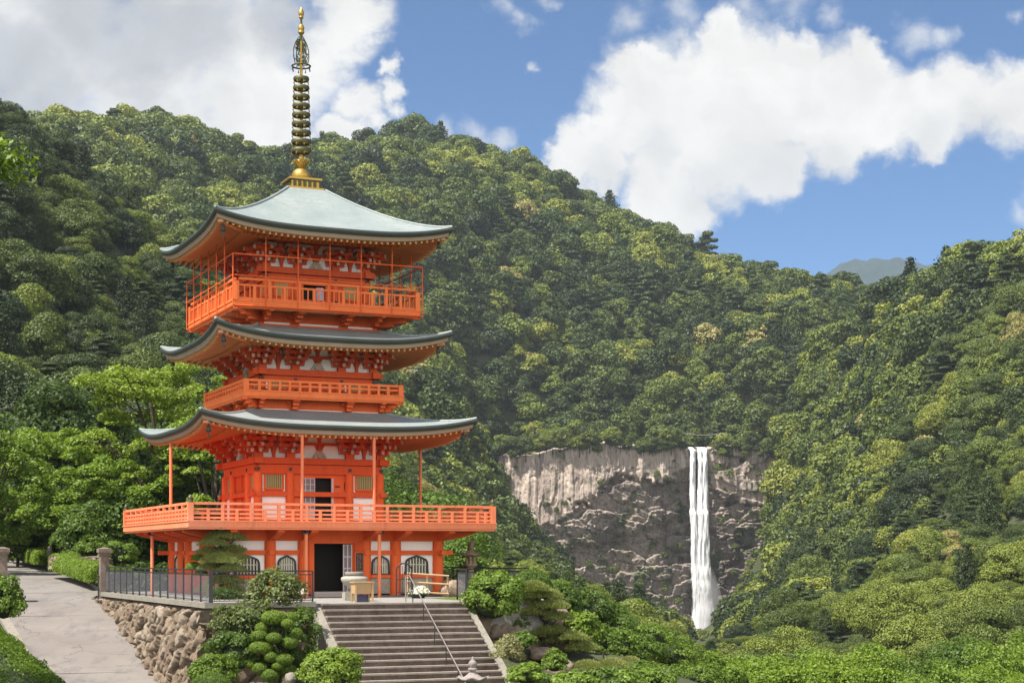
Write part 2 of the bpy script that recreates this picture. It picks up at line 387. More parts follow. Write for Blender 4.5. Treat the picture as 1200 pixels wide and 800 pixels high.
def roof_mat():
    m, g, b = mat('weathered_copper_roof', 0.5); co = objco(g)
    n = g.noise(co, 0.9, 6, 0.65); x, y, z = g.sep(co)
    streak = g.noise(g.v('MULTIPLY', co, (3.0, 3.0, 0.6)), 2.2, 5, 0.7)
    col = g.ramp(n, [(0.28, (0.181, 0.219, 0.215)), (0.5, (0.228, 0.258, 0.252)), (0.72, (0.281, 0.297, 0.290))])
    col = g.mix(g.smooth(streak, 0.46, 0.66, 0, 0.6), col, (0.167, 0.222, 0.218))
    ax = g.m('ABSOLUTE', x); ay = g.m('ABSOLUTE', y)
    mxd = g.m('MAXIMUM', ax, ay)
    course = g.m('FRACT', g.m('MULTIPLY', mxd, 3.2)); row = g.m('FLOOR', g.m('MULTIPLY', mxd, 3.2))
    seam = g.smooth(course, 0.0, 0.09, 0.5, 0.0)
    along = g.m('ADD', g.m('MULTIPLY', g.m('MINIMUM', ax, ay), 1.1), g.m('MULTIPLY', row, 0.37))
    seam2 = g.smooth(g.m('FRACT', along), 0.0, 0.03, 0.4, 0.0)
    col = g.mix(g.m('MAXIMUM', seam, seam2), col, (0.107, 0.144, 0.143))
    g.l.new(col, b.inputs['Base Color']); b.inputs['Specular IOR Level'].default_value = 0.4
    bump(g, b, g.m('SUBTRACT', n, g.m('MULTIPLY', seam, 1.5)), 0.25, 0.02); return m
M['roof'] = roof_mat()
def leaf_mat(name, stops, tint=True, trans=0.34, hue=0.13, spec=0.3, rough=0.55, clump=0.0, vr=0.27):
    m, g, b = mat(name, rough)
    if tint:
        a = g.new('ShaderNodeAttribute', attribute_type='INSTANCER', attribute_name='tint'); f = a.outputs['Fac']
    else: f = 0.5
    isl = g.new('ShaderNodeNewGeometry').outputs['Random Per Island']
    f = g.m('ADD', f, g.m('MULTIPLY', g.m('SUBTRACT', isl, 0.5), hue))
    if clump:
        f = g.m('ADD', f, g.m('MULTIPLY', g.m('SUBTRACT', g.noise(objco(g), 0.5, 3, 0.6), 0.5), clump))
    f = g.m('MINIMUM', g.m('MAXIMUM', f, 0.0), 1.0)
    col = g.ramp(f, stops)
    val = g.smooth(g.m('FRACT', g.m('MULTIPLY', isl, 7.31)), 0, 1, 1-vr, 1+vr, 'LINEAR')
    col = g.mix(1.0, col, g.comb(val, val, val), 'MULTIPLY')
    g.l.new(col, b.inputs['Base Color']); b.inputs['Specular IOR Level'].default_value = spec
    tr = g.new('ShaderNodeBsdfTranslucent'); g.l.new(g.mix(1.0, col, (1.5, 1.45, 0.55), 'MULTIPLY'), tr.inputs[0])
    mx = g.new('ShaderNodeMixShader'); mx.inputs[0].default_value = trans
    g.l.new(b.outputs[0], mx.inputs[1]); g.l.new(tr.outputs[0], mx.inputs[2])
    out = [n for n in g.n if n.type == 'OUTPUT_MATERIAL'][0]; g.l.new(mx.outputs[0], out.inputs[0])
    return m
HILL = [(0.0, (0.026, 0.043, 0.012)), (0.30, (0.058, 0.086, 0.017)), (0.55, (0.104, 0.138, 0.022)), (0.75, (0.155, 0.192, 0.028)),
        (0.90, (0.215, 0.235, 0.036)), (1.0, (0.30, 0.255, 0.10))]
M['hill_leaf'] = leaf_mat('hill_foliage', HILL, clump=0.16, trans=0.17, hue=0.07, vr=0.16)
M['leaf'] = leaf_mat('leaves', [(0.0, (0.030, 0.049, 0.012)), (0.25, (0.052, 0.090, 0.016)), (0.5, (0.090, 0.150, 0.021)), (0.75, (0.163, 0.244, 0.029)), (1.0, (0.267, 0.300, 0.060))], clump=0.08)
M['needle'] = leaf_mat('needles', [(0.0, (0.039, 0.058, 0.021)), (0.35, (0.098, 0.129, 0.039)), (0.7, (0.194, 0.225, 0.065)), (1.0, (0.283, 0.297, 0.090))], trans=0.2)
M['azalea'] = leaf_mat('pale_leaves', [(0.0, (0.052, 0.086, 0.022)), (0.4, (0.112, 0.146, 0.043)), (0.7, (0.189, 0.205, 0.077)), (1.0, (0.291, 0.274, 0.146))], hue=0.5)
M['flower'] = leaf_mat('white_petals', [(0.0, (0.6, 0.58, 0.5)), (1.0, (0.8, 0.78, 0.74))], trans=0.2)
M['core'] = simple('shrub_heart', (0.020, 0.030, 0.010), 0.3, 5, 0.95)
M['bark'] = stone_mat('bark', (0.025, 0.019, 0.014), (0.055, 0.042, 0.030), (0.10, 0.08, 0.06), 5, 0.6)
M['pale_bark'] = stone_mat('bleached_bark', (0.25, 0.22, 0.19), (0.40, 0.36, 0.31), (0.55, 0.50, 0.44), 3, 0.4)
def ground_mat():
    m, g, b = mat('forest_floor', 0.95); co = objco(g)
    n = g.noise(co, 0.08, 7, 0.7); n2 = g.noise(co, 1.7, 6, 0.7)
    col = g.ramp(n, [(0.3, (0.028, 0.033, 0.014)), (0.5, (0.042, 0.048, 0.018)), (0.7, (0.058, 0.055, 0.028))])
    col = g.mix(g.smooth(n2, 0.4, 0.7, 0, 0.5), col, (0.05, 0.075, 0.018))
    g.l.new(col, b.inputs['Base Color']); bump(g, b, n2, 0.6, 0.3); return m
M['ground'] = ground_mat()
# ------------------------------------------------------------------ the terrain (one sheet) and its cliff
GROUND_PTS = [
 # px, py, depth : left spur
 (-60,128,400),(0,165,420),(60,215,430),(130,268,440),(200,310,460),(260,355,480),(340,410,500),(-200,100,380),(-350,90,380),
 (0,320,320),(100,390,320),(200,430,330),(-150,280,300),(0,480,230),(100,520,220),(200,540,230),(-200,450,220),
 (0,590,150),(120,600,150),(220,610,150),(300,600,180),(-120,580,150),(-40,632,118),(60,640,120),(140,645,120),
 # back ridge
 (60,190,800),(120,172,900),(215,170,950),(310,212,1000),(380,192,1090),(460,180,1150),(530,187,1150),(600,220,1150),(650,240,1150),
 (700,266,1150),(760,287,1130),(820,316,1100),(880,336,1050),(950,356,1000),(990,366,960),
 (250,300,800),(330,300,830),(420,280,930),(520,290,950),(600,320,980),(680,350,1000),(760,380,990),(840,400,970),(900,420,930),
 (400,420,700),(480,440,720),(530,500,800),(600,440,930),(700,450,940),(800,450,940),(880,470,920),
 (575,512,918),(610,514,918),(640,514,918),(670,514,918),(700,514,918),(730,514,918),(760,514,920),(790,516,922),(820,520,924),(850,518,922),(880,518,914),(920,525,900),
 # foot of the cliff and the talus
 (555,600,700),(582,640,850),(610,668,890),(640,680,892),(670,688,893),(700,694,894),(730,704,894),(760,722,895),(790,748,896),(820,762,898),(850,758,896),(880,748,890),(910,735,880),
 (600,690,800),(640,706,800),(700,722,800),(760,745,800),(820,768,800),(880,760,780),
 (540,640,500),(600,700,500),(680,740,560),(760,765,560),(860,770,560),(960,760,480),
 (450,640,300),(520,670,260),(620,740,260),(720,790,280),(860,800,300),(1000,790,280),(1120,790,260),(1240,780,260),
 (820,778,680),(820,784,600),(820,782,420),(760,775,680),(700,742,700),(700,752,400),(640,722,700),(640,732,420),(880,778,620),(880,772,720),(600,712,400),(600,690,650),(560,690,400),(560,645,600),(760,772,420),(930,745,640),
 # right-hand mountain
 (990,385,820),(1040,368,760),(1090,352,700),(1150,334,690),(1210,310,650),(1260,288,630),(1340,255,620),(1500,225,600),
 (960,440,820),(930,560,830),(1000,540,700),(1080,470,620),(1160,440,580),(1240,420,540),(1400,380,500),
 (960,660,640),(1020,620,560),(1100,590,480),(1200,560,430),(1320,540,400),(1000,730,420),(1100,690,360),(1200,680,330),(1350,660,300),
]
pts = []
for px, py, d in GROUND_PTS:
    p = px2w(px, py, d); pts.append((p.x, p.y, p.z))
def is_upper(p): q = 600+FPX*p[0]/max(p[1], 1); return p[1] > 899.5 and 565 < q < 940
def is_lower(p): q = 600+FPX*p[0]/max(p[1], 1); return 480 < p[1] < 899.5 and 550 < q < 925 and p[2] < 12
# ground falling away behind the ridges
for px, py, d, dd, dz in [(120,172,900,200,-60),(310,212,1000,200,-60),(460,180,1150,220,-70),(650,240,1150,220,-70),(820,316,1100,220,-60),
                          (990,376,960,200,-50),(1090,352,700,150,-50),(1210,310,650,150,-50),(1340,255,620,150,-50),(0,165,420,120,-40),(-200,100,380,120,-40),(130,268,440,110,-30)]:
    p = px2w(px, py, d); k = (d+dd)/d; pts.append((p.x*k, p.y*k, p.z+dz))
for x, y, z in [(-900,1900,60),(0,2000,40),(900,1900,40),(-1500,900,80),(1500,900,80),(-1500,0,20),(1500,0,0),(0,-300,-2),(-600,-300,0),(600,-300,-5),(-500,500,120),(-700,300,110),
                (60,90,-14),(90,130,-18),(140,200,-20),(40,60,-9),(30,40,-6),(60,40,-7),(25,80,-10.5),(11,85,-7.0),(12,108,-13),(6,104,-11.5),(20,105,-14),(32,112,-14.5),(1,118,-10),(10,150,-16.5),(25,150,-18),(40,200,-20.5),(15,200,-19.5),(60,150,-18),(9,72,-4.6),(16,70,-6.5),(-10,-10,-0.4),(0,3,-.3),(12,0,-.6),(-6,20,-1.9),(0,25,-3.0),(8,30,-3.6),(0,45,-3.6),(-3,50,-3.5),(-8,45,-3.5),(-20,20,-.2),
                (100,20,-8),(60,-20,-5),(-60,0,0),(-60,60,1.5),(-45,90,2.0),(-30,60,0.2),(-24,45,-.6),(-80,110,6),(-25,110,1.4),(-10,110,1.0),(-3,102,-3)]:
    pts.append((x, y, z))
pts = np.array(pts)
# local frame of the pagoda
TH = math.radians(24.0)
PC = ((353-600)/FPX*68.0, 68.0)
def L2W(lx, ly, z=0.0):
    return (PC[0]+lx*math.cos(TH)-ly*math.sin(TH), PC[1]+lx*math.sin(TH)+ly*math.cos(TH), z)
# road edge stations along the retaining wall, then the bend beyond the gate posts
road_R = []
for ly, z in [(-22,-4.3),(-17,-3.75),(-12,-3.25),(-7.5,-2.9),(-4,-2.25),(0,-1.45),(3.5,-0.82),(6.5,-0.40)]:
    road_R.append(L2W(-7.35, ly, z))
for px, py, d in [(117,692,75),(98,680,84),(76,671,94),(52,663,106),(25,656.5,122)]:
    p = px2w(px, py, d); road_R.append((p.x, p.y, p.z))
road_L = [(x-3.75*math.cos(TH)*1.02, y-3.75*math.sin(TH), z+0.02) for x, y, z in road_R[:8]]
for i in range(8, len(road_R)):
    x, y, z = road_R[i]; road_L.append((x-4.4, y-1.0, z))
extra = []
for (r, l) in zip(road_R, road_L):
    for t in (-0.25, 0, 0.5, 1, 1.25):
        extra.append((r[0]+(l[0]-r[0])*t, r[1]+(l[1]-r[1])*t, r[2]-0.35 if 0 <= t <= 1 else (r[2]-0.3 if t > 0 else -0.6)))
for lx in (-5.5, 0, 4, 7, 9):
    for ly in (-11, -6, 0, 6, 9): extra.append(L2W(lx, ly, -0.35 if lx < 6 else (-0.8 if lx < 8 else -2.0)))
for px, py, d in [(575,735,60),(620,775,60),(680,800,64),(600,800,52),(300,800,49),(350,815,50),(250,815,48),(400,830,50)]:
    p = px2w(px, py, d); extra.append((p.x, p.y, p.z-1.1))
pts = np.vstack([pts, np.array(extra)])
_, ui = np.unique(np.round(pts[:, :2]/0.8), axis=0, return_index=True); pts = pts[ui]
def fit_rbf(P_):
    n = len(P_); A_ = np.hypot(P_[:, None, 0]-P_[None, :, 0], P_[:, None, 1]-P_[None, :, 1]) - np.eye(n)*0.6
    K_ = np.ones((n+1, n+1)); K_[:n, :n] = A_; K_[n, n] = 0
    return P_, np.linalg.solve(K_, np.concatenate([P_[:, 2], [0]]))
RB_LOW = fit_rbf(np.array([p for p in pts if not is_upper(p)])); RB_UP = fit_rbf(np.array([p for p in pts if not is_lower(p)]))
def eval_rbf(R_, x, y):
    P_, c = R_; o = np.empty(len(x))
    for i in range(0, len(x), 20000):
        s = slice(i, i+20000); o[s] = np.hypot(x[s, None]-P_[None, :, 0], y[s, None]-P_[None, :, 1]) @ c[:-1] + c[-1]
    return o
def height(x, y):
    x = np.asarray(x, float); y = np.asarray(y, float); shp = x.shape; x = x.ravel(); y = y.ravel()
    q = 600+FPX*x/np.maximum(y, 1)
    wid = 9+np.clip(np.maximum(585-q, q-925)/60, 0, 1)**1.2*230
    yc = np.interp(q, [560, 600, 820, 880, 940], [903, 905, 909, 900, 885]); m = np.clip((y-yc)/wid+.5, 0, 1); m = m*m*(3-2*m)
    o = eval_rbf(RB_LOW, x, y)*(1-m)+eval_rbf(RB_UP, x, y)*m
    d = np.hypot(x, y)
    amp = np.clip((d-180)/300, 0, 1)*np.where((q > 540) & (y < 890), .3, 1)
    o += amp*((fbm(x/70, y/70, seed=3, oct=4)-0.5)*15)
    return o.reshape(shp)
gx = np.concatenate([-np.geomspace(4000, 760, 12), np.arange(-700, -70, 10), np.arange(-70, 70, 2.0), np.arange(70, 700, 10), np.geomspace(710, 4000, 12)])
gy = np.concatenate([np.arange(-600, -40, 80), np.arange(-40, 130, 2.0), np.arange(130, 400, 7), np.arange(400, 1300, 10), np.geomspace(1310, 4200, 14)])
GX, GY = np.meshgrid(gx, gy); GZ = height(GX, GY)
far = np.hypot(GX, GY); GZ = np.where(far > 1500, GZ*np.clip(1-(far-1500)/1200, 0, 1) + 0*GZ, GZ)
# the sheet stays below the road, the terrace and the steps
def seg_clamp(GZ, A_, B_, half, dz):
    for (a, b_) in zip(A_[:-1], A_[1:]):
        ax_, ay_, az_ = a; bx_, by_, bz_ = b_; ll = (bx_-ax_)**2+(by_-ay_)**2
        t = np.clip(((GX-ax_)*(bx_-ax_)+(GY-ay_)*(by_-ay_))/ll, 0, 1); d = np.hypot(GX-ax_-t*(bx_-ax_), GY-ay_-t*(by_-ay_))
        GZ = np.where(d < half, np.minimum(GZ, az_+t*(bz_-az_)-dz), GZ)
    return GZ
ROAD_C = [tuple((np.array(r)+np.array(l))/2) for r, l in zip(road_R, road_L)]
GZ = seg_clamp(GZ, ROAD_C, None, 3.6, 0.3)
_lx = (GX-PC[0])*math.cos(TH)+(GY-PC[1])*math.sin(TH); _ly = -(GX-PC[0])*math.sin(TH)+(GY-PC[1])*math.cos(TH)
GZ = np.where((_lx > -7.4) & (_lx < 8) & (_ly > -12.6) & (_ly < 10.5), np.minimum(GZ, -.55), GZ)
GZ = np.where((_lx > -4) & (_lx < 3) & (_ly <= -11.5) & (_ly > -22), np.minimum(GZ, -.9+(_ly+12.5)*.684), GZ)
GZ = np.where((_lx > -7.6) & (_lx < -4) & (_ly <= -11.5) & (_ly > -22), np.minimum(GZ, -3.0), GZ)
nx, ny = len(gx), len(gy)
idx = np.arange(nx*ny).reshape(ny, nx)
quads = np.stack([idx[:-1, :-1], idx[:-1, 1:], idx[1:, 1:], idx[1:, :-1]], -1).reshape(-1, 4)
tag(link('ground', np_mesh('ground', np.stack([GX, GY, GZ], -1).reshape(-1, 3), quads, M['ground'], True)), kind='structure')

# far hill beyond the right-hand saddle, its haze blue put into the colour
def far_hill():
    xs = np.linspace(-600, 900, 120); ys = np.linspace(-500, 500, 60); X, Y = np.meshgrid(xs, ys)
    r = np.hypot(X/560, Y/420); Z = 330*np.exp(-r*r*1.6) + (fbm(X/90+40, Y/90, seed=8, oct=5)-0.5)*60 + (fbm(X/14, Y/14, seed=9, oct=2)-0.5)*14
    p = px2w(1048, 304, 3900); X = X*1.15; Y = Y*1.15; Z = Z*1.15; Z = Z - Z.max() + p.z
    m, g, b = mat('haze_blue_forest', 0.95); co = objco(g)
    col = g.ramp(g.noise(co, 0.06, 5, 0.7), [(0.35, (0.006, 0.020, 0.026)), (0.65, (0.014, 0.038, 0.042))]); g.l.new(col, b.inputs['Base Color'])
    i = np.arange(X.size).reshape(X.shape); q = np.stack([i[:-1, :-1], i[:-1, 1:], i[1:, 1:], i[1:, :-1]], -1).reshape(-1, 4)
    tag(link('distant_hill', np_mesh('distant_hill', np.stack([X+p.x, Y+p.y, Z], -1).reshape(-1, 3), q, m, True)), kind='structure')
far_hill()

# ---- the cliff: a rock face with vertical ribs above, a shadowed overhang and broken ledges below
def cliff_mat():
    m, g, b = mat('cliff_rock', 0.95); co = objco(g)
    st = g.noise(g.v('MULTIPLY', co, (1, 1, 0.09)), 0.22, 6, 0.65)
    st2 = g.noise(g.v('MULTIPLY', co, (1, 1, 0.05)), 0.75, 5, 0.7)
    n = g.noise(co, 0.05, 6, 0.65); n2 = g.noise(co, 0.6, 6, 0.7)
    up = g.new('ShaderNodeAttribute', attribute_name='upper').outputs['Fac']
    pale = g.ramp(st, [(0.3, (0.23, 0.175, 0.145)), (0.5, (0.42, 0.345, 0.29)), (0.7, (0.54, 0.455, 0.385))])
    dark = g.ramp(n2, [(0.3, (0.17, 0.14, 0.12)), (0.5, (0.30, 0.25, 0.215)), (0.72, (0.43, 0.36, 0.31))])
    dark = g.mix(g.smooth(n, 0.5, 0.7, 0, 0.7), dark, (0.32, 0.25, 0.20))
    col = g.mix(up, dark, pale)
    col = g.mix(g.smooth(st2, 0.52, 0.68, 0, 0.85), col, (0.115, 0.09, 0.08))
    wet = g.new('ShaderNodeAttribute', attribute_name='wet').outputs['Fac']
    col = g.mix(g.m('MULTIPLY', wet, 0.75), col, (0.05, 0.04, 0.04))
    moss = g.smooth(g.m('ADD', g.noise(co, 0.09, 6, 0.7), g.m('MULTIPLY', g.m('SUBTRACT', 1.0, up), 0.04)), 0.56, 0.66, 0, 0.85)
    col = g.mix(moss, col, (0.055, 0.075, 0.022))
    g.l.new(col, b.inputs['Base Color']); bump(g, b, g.m('ADD', n2, g.m('MULTIPLY', st, 1.0)), 0.6, 0.8); return m
CD = 885.0
def cliff_uv(px, py, d=CD): p = px2w(px, py, d); return p.x, p.z
def cliff():
    U = np.linspace(560, 945, 430); Vv = np.linspace(505, 768, 330)
    PX, PY = np.meshgrid(U, Vv)
    wob = (fbm(PX/26, PY/26, seed=21, oct=4)-0.5)*24
    led = np.interp(U, [560,590,620,650,690,720,750,805,820,850,880,915,945], [612,606,620,608,588,560,566,552,540,585,592,600,600])[None, :] + wob*1.1 + (fbm(PX/5, PY/5, seed=71, oct=3)-.5)*14
    led2 = np.interp(U, [560,620,700,760,805,850,900,945], [650,652,640,625,600,630,640,650])[None, :] + wob
    up = 1/(1+np.exp((PY-led)/1.2)); mid = 1/(1+np.exp((PY-led2)/2.0))
    base = np.interp(U, [560,600,700,780,815,835,870,945], [6,2,0,3,9,9,3,-14])[None, :] + 0*PY      # recess (metres away)
    rib = (fbm(PX/8.0, PY/90, seed=5, oct=4)-0.5)*3.0
    f1, f2, cid, tx, ty = worley2(PX/30+wob/26, PY/17+wob/30, seed=4); blocks = cid*6.5+tx*(cid*37 % 1-.5)*5-ty*2.2-np.exp(-(f2-f1)*26)*1.3
    f1, f2, cid2, tx, ty = worley2(PX/10+wob/20, PY/8+wob/30, seed=14); blocks += cid2*1.9+tx*(cid2*53 % 1-.5)*2.2-ty*.9-np.exp(-(f2-f1)*22)*.7
    f1, f2, cid3, tx, ty = worley2(PX/3.6, PY/4.6, seed=15); blocks += cid3*.7+tx*(cid3*41 % 1-.5)*.8
    f1, f2, cid4, tx, ty = worley2(PX/5.5+wob/20, PY/46+wob/60, seed=16); rib = rib+cid4*1.5+tx*(cid4*29 % 1-.5)*1.6-np.exp(-(f2-f1)*14)*.8
    fine = (fbm(PX/6, PY/9, seed=31, oct=4)-0.5)*1.3
    out = up*(7.5+rib) + (1-up)*blocks*(0.75+0.25*mid) + fine + mid*3.5
    # horizontal strata on the right of the fall
    rt = np.clip((PX-835)/15, 0, 1); 
    g1, g2, c3, tx, ty = worley2(PX/19+wob/14, PY/13+wob/18, seed=24); out += rt*(c3*6.0-3.0+tx*(c3*31 % 1-.5)*4-ty*2.0)
    top = np.clip((PY-512-16*(fbm(PX/22, PX*0+3, seed=61, oct=4)-.35)-np.interp(PX, [560, 600, 660, 720, 800, 840, 945], [16, 8, 2, -2, 2, 0, 6]))/9, 0, 1); out = out*top - (1-top)*26
    D = CD + base - out + 4 + (PY-640)/128*6.0*-1      # leans back a little
    X = (PX-600)/FPX*CD; Z = EYE+(653-PY)/FPX*CD
    Vx = np.stack([X, D, Z], -1).reshape(-1, 3)
    wet = np.exp(-((PX-848)/16)**2)*np.clip((PY-600)/70, 0, 1)*0.9 + np.exp(-((PX-820)/12)**2)*0.5
    wet = np.clip(wet + np.clip((fbm(PX/30, PY/30, seed=77, oct=4)-0.55)*3, 0, 0.7)*(1-up), 0, 1)
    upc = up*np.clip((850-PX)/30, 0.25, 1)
    i = np.arange(PX.size).reshape(PX.shape); q = np.stack([i[:-1, :-1], i[:-1, 1:], i[1:, 1:], i[1:, :-1]], -1).reshape(-1, 4)
    # rim folded back into the hill so the face has a body
    nv = len(Vx); rim = np.concatenate([i[0, :], i[:, -1], i[-1, ::-1], i[::-1, 0]])
    back = Vx[rim].copy(); back[:, 1] += 70
    k = np.arange(len(rim)); kn = np.roll(k, -1)
    q2 = np.stack([rim[k], rim[kn], nv+kn, nv+k], -1)
    allv = np.vstack([Vx, back]); at = lambda a: np.concatenate([a.ravel(), a.ravel()[rim]])
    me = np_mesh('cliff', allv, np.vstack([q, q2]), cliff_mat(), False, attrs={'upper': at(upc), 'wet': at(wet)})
    tag(link('cliff', me), kind='structure')
    return U, Vv, D
CU, CV, CDEP = cliff()
def cliff_depth(px, py):
    j = int(np.clip(np.searchsorted(CU, px), 0, len(CU)-1)); i = int(np.clip(np.searchsorted(CV, py), 0, len(CV)-1)); return CDEP[i, j]

# ---- the waterfall: ribbons of falling water in front of the face
def fall():
    m = bpy.data.materials.new('falling_water'); m.use_nodes = True; g = NG(m.node_tree); b = g.n['Principled BSDF']
    co = objco(g)
    s1 = g.noise(g.v('MULTIPLY', co, (1, 1, 0.05)), 0.9, 6, 0.7); s2 = g.noise(g.v('MULTIPLY', co, (1, 1, 0.14)), 0.5, 5, 0.65)
    s = g.m('ADD', g.m('MULTIPLY', s1, 0.6), g.m('MULTIPLY', s2, 0.4))
    col = g.ramp(s, [(0.32, (0.50, 0.51, 0.53)), (0.55, (0.78, 0.78, 0.79)), (0.75, (0.86, 0.86, 0.87))])
    g.l.new(col, b.inputs['Base Color']); b.inputs['Roughness'].default_value = 0.8; b.inputs['Specular IOR Level'].default_value = 0.1
    ed = g.new('ShaderNodeAttribute', attribute_name='edge').outputs['Fac']
    a = g.smooth(g.m('ADD', g.m('MULTIPLY', ed, 0.85), g.m('MULTIPLY', g.m('SUBTRACT', s, 0.5), 3.0)), 0.10, 0.75)
    g.l.new(a, b.inputs['Alpha'])
    rng = np.random.default_rng(4)
    root = empty('waterfall', tuple(px2w(822, 752, CD-4)), label='tall white waterfall dropping down the grey cliff in two strands', cat='waterfall')
    strands = [  # left/right px at heights
        ([520,545,600,660,710,758], [808.5,808,807.5,809,810,809], [815,816,818,823,828,832]),
        ([520,545,600,660,710,758], [817.5,818,816,815,813,811], [823.5,825,827,830,834,836]),
        ([520,545,600,660,710,758], [822.5,822,820.5,819,817,815], [830.5,831,832,834,838,841])]
    for ys, l, r in strands:
        Y = np.linspace(520, 758, 90); W_ = np.linspace(0, 1, 13); YY, WW = np.meshgrid(Y, W_, indexing='ij')
        Lp = np.interp(YY, ys, l); Rp = np.interp(YY, ys, r); PXs = Lp+(Rp-Lp)*WW + (fbm(YY/9, WW*3, seed=int(l[0]), oct=3)-0.5)*1.6
        bulge = np.sin(WW*math.pi)*2.0 + (fbm(WW*8, YY/16, seed=5, oct=3)-0.5)*2.0
        D = np.array([[min(cliff_depth(810, y), cliff_depth(822, y), cliff_depth(832, y))-1.5 for _ in W_] for y in Y])
        D = np.minimum.accumulate(D, axis=0); D = D - bulge
        X = (PXs-600)/FPX*CD; Z = EYE+(653-YY)/FPX*CD
        D[0, :] += 3
        edge = np.minimum(WW, 1-WW)*2; edge = np.clip(edge*2.2, 0, 1)*np.clip((YY-519)/4, 0.6, 1)*(1-0.25*np.clip((YY-640)/110, 0, 1))
        i = np.arange(YY.size).reshape(YY.shape); q = np.stack([i[:-1, :-1], i[:-1, 1:], i[1:, 1:], i[1:, :-1]], -1).reshape(-1, 4)
        V3 = np.stack([X, D, Z], -1).reshape(-1, 3) - np.array(root.location)
        link('water_strand', np_mesh('water_strand', V3, q, m, True, attrs={'edge': edge.ravel()}), root)
    # drifting spray round the lower half: a real volume
    mv = bpy.data.materials.new('spray'); mv.use_nodes = True; gv = NG(mv.node_tree); gv.n.remove(gv.n['Principled BSDF'])
    vol = gv.new('ShaderNodeVolumePrincipled'); vol.inputs['Color'].default_value = (0.95, 0.96, 0.98, 1); vol.inputs['Density'].default_value = 0.05
    vol.inputs['Anisotropy'].default_value = 0.0
    gv.l.new(vol.outputs[0], [n for n in gv.n if n.type == 'OUTPUT_MATERIAL'][0].inputs['Volume'])
    mb = MB(); mb.lathe([(0.5, 0), (7.5, 1), (9, 8), (7.5, 20), (5, 34), (1, 46)], n=20)
    s = mb.build('spray', mv, root); s.location = (4, -8, -6)
fall()
# straw rope strung across the lip
mb = MB(); ps = []
for t in np.linspace(0, 1, 15):
    p = px2w(800+48*t, 507+2.5*math.sin(math.pi*t), CD-9); ps.append(p)
mb.tube(ps, 0.13, 6)
o = mb.build('straw_rope', M['pale_bark']); tag(o, 'thin pale straw rope strung above the lip of the waterfall', 'rope')

# ---- the air: one closed box of thin even haze round everything
mh = bpy.data.materials.new('air'); mh.use_nodes = True; gh = NG(mh.node_tree); gh.n.remove(gh.n['Principled BSDF'])
vh = gh.new('ShaderNodeVolumePrincipled'); vh.inputs['Color'].default_value = (0.80, 0.90, 1.0, 1); vh.inputs['Density'].default_value = 0.00007; vh.inputs['Anisotropy'].default_value = 0.2
gh.l.new(vh.outputs[0], [n for n in gh.n if n.type == 'OUTPUT_MATERIAL'][0].inputs['Volume'])
mb = MB(); mb.box(-4300, 4300, -800, 4900, -140, 740); tag(mb.build('haze', mh), kind='stuff')
# ------------------------------------------------------------------ foliage builders (numpy)
def unit(a): return a/np.maximum(np.linalg.norm(a, axis=-1, keepdims=True), 1e-9)
def rdir(rng, n): return unit(rng.normal(size=(n, 3)))
def leaf_quads(Pt, N, size, rng, asp=0.62):
    n = len(Pt); t = unit(np.cross(N, rdir(rng, n))); b = np.cross(N, t)
    L = (size*(0.65+0.7*rng.random(n)))[:, None] if np.isscalar(size) else size[:, None]
    V = np.stack([Pt-t*L, Pt-b*L*asp, Pt+t*L, Pt+b*L*asp], 1).reshape(-1, 3)
    return V, np.arange(4*n).reshape(n, 4)
def blob_pts(rng, c, r, n, flat=0.8, zbias=-0.45, inner=0.72, nrand=0.5):
    d = rdir(rng, int(n*1.7)); d = d[d[:, 2] > zbias + 0.3*rng.random(len(d))][:n]
    k = inner + (1.05-inner)*rng.random(len(d))**0.7
    p = np.asarray(c) + d*np.array([r, r, r*flat])*k[:, None]
    N = unit(d*np.array([1, 1, 1/flat]) + rng.normal(size=d.shape)*nrand)
    return p, N
def tubes_np(segs, sides=5):
    """list of (p0, p1, r0, r1) -> verts, quads"""
    V = []; F = []
    for p0, p1, r0, r1 in segs:
        p0 = np.asarray(p0, float); p1 = np.asarray(p1, float); d = unit(p1-p0); a = np.array([1., 0, 0]) if abs(d[0]) < .8 else np.array([0, 1., 0])
        u = unit(np.cross(d, a)); w = np.cross(d, u); b = len(V)
        for p, r in ((p0, r0), (p1, r1)):
            for k in range(sides):
                t = 2*math.pi*k/sides; V.append(p+(u*math.cos(t)+w*math.sin(t))*r)
        F += [(b+k, b+(k+1) % sides, b+sides+(k+1) % sides, b+sides+k) for k in range(sides)]
    return np.array(V), np.array(F)
def poly(ps, r0, r1):
    ps = [np.asarray(p, float) for p in ps]; n = len(ps)-1
    return [(ps[i], ps[i+1], r0+(r1-r0)*i/n, r0+(r1-r0)*(i+1)/n) for i in range(n)]

def crown_broad(rng, h, w, nb, n, leaf, core_n=0.12):
    P_, N_ = [], []; c0 = np.array([0, 0, h*0.50])
    ax = np.array([w*0.36, w*0.36, h*0.38]); cs = []
    for i in range(nb):
        z = 1-1.45*(i+0.5)/nb; ph = i*2.39996+rng.normal()*0.3; rr = math.sqrt(max(0, 1-z*z))
        d = np.array([rr*math.cos(ph), rr*math.sin(ph), z]); k = rng.uniform(0.75, 1.12)
        cs.append((c0+d*ax*k, w*rng.choice([.10, .13, .17, .21, .24])*rng.uniform(.9, 1.1)))
    tot = sum(r*r for _, r in cs)
    for c, r in cs:
        p, q = blob_pts(rng, c, r, int(n*r*r/tot), 0.72, -0.35); P_.append(p); N_.append(q)
    p, q = blob_pts(rng, c0, w*0.36, int(n*core_n), h*0.38/(w*0.36), -0.9, 0.5); P_.append(p); N_.append(q)
    return np.vstack(P_), np.vstack(N_)
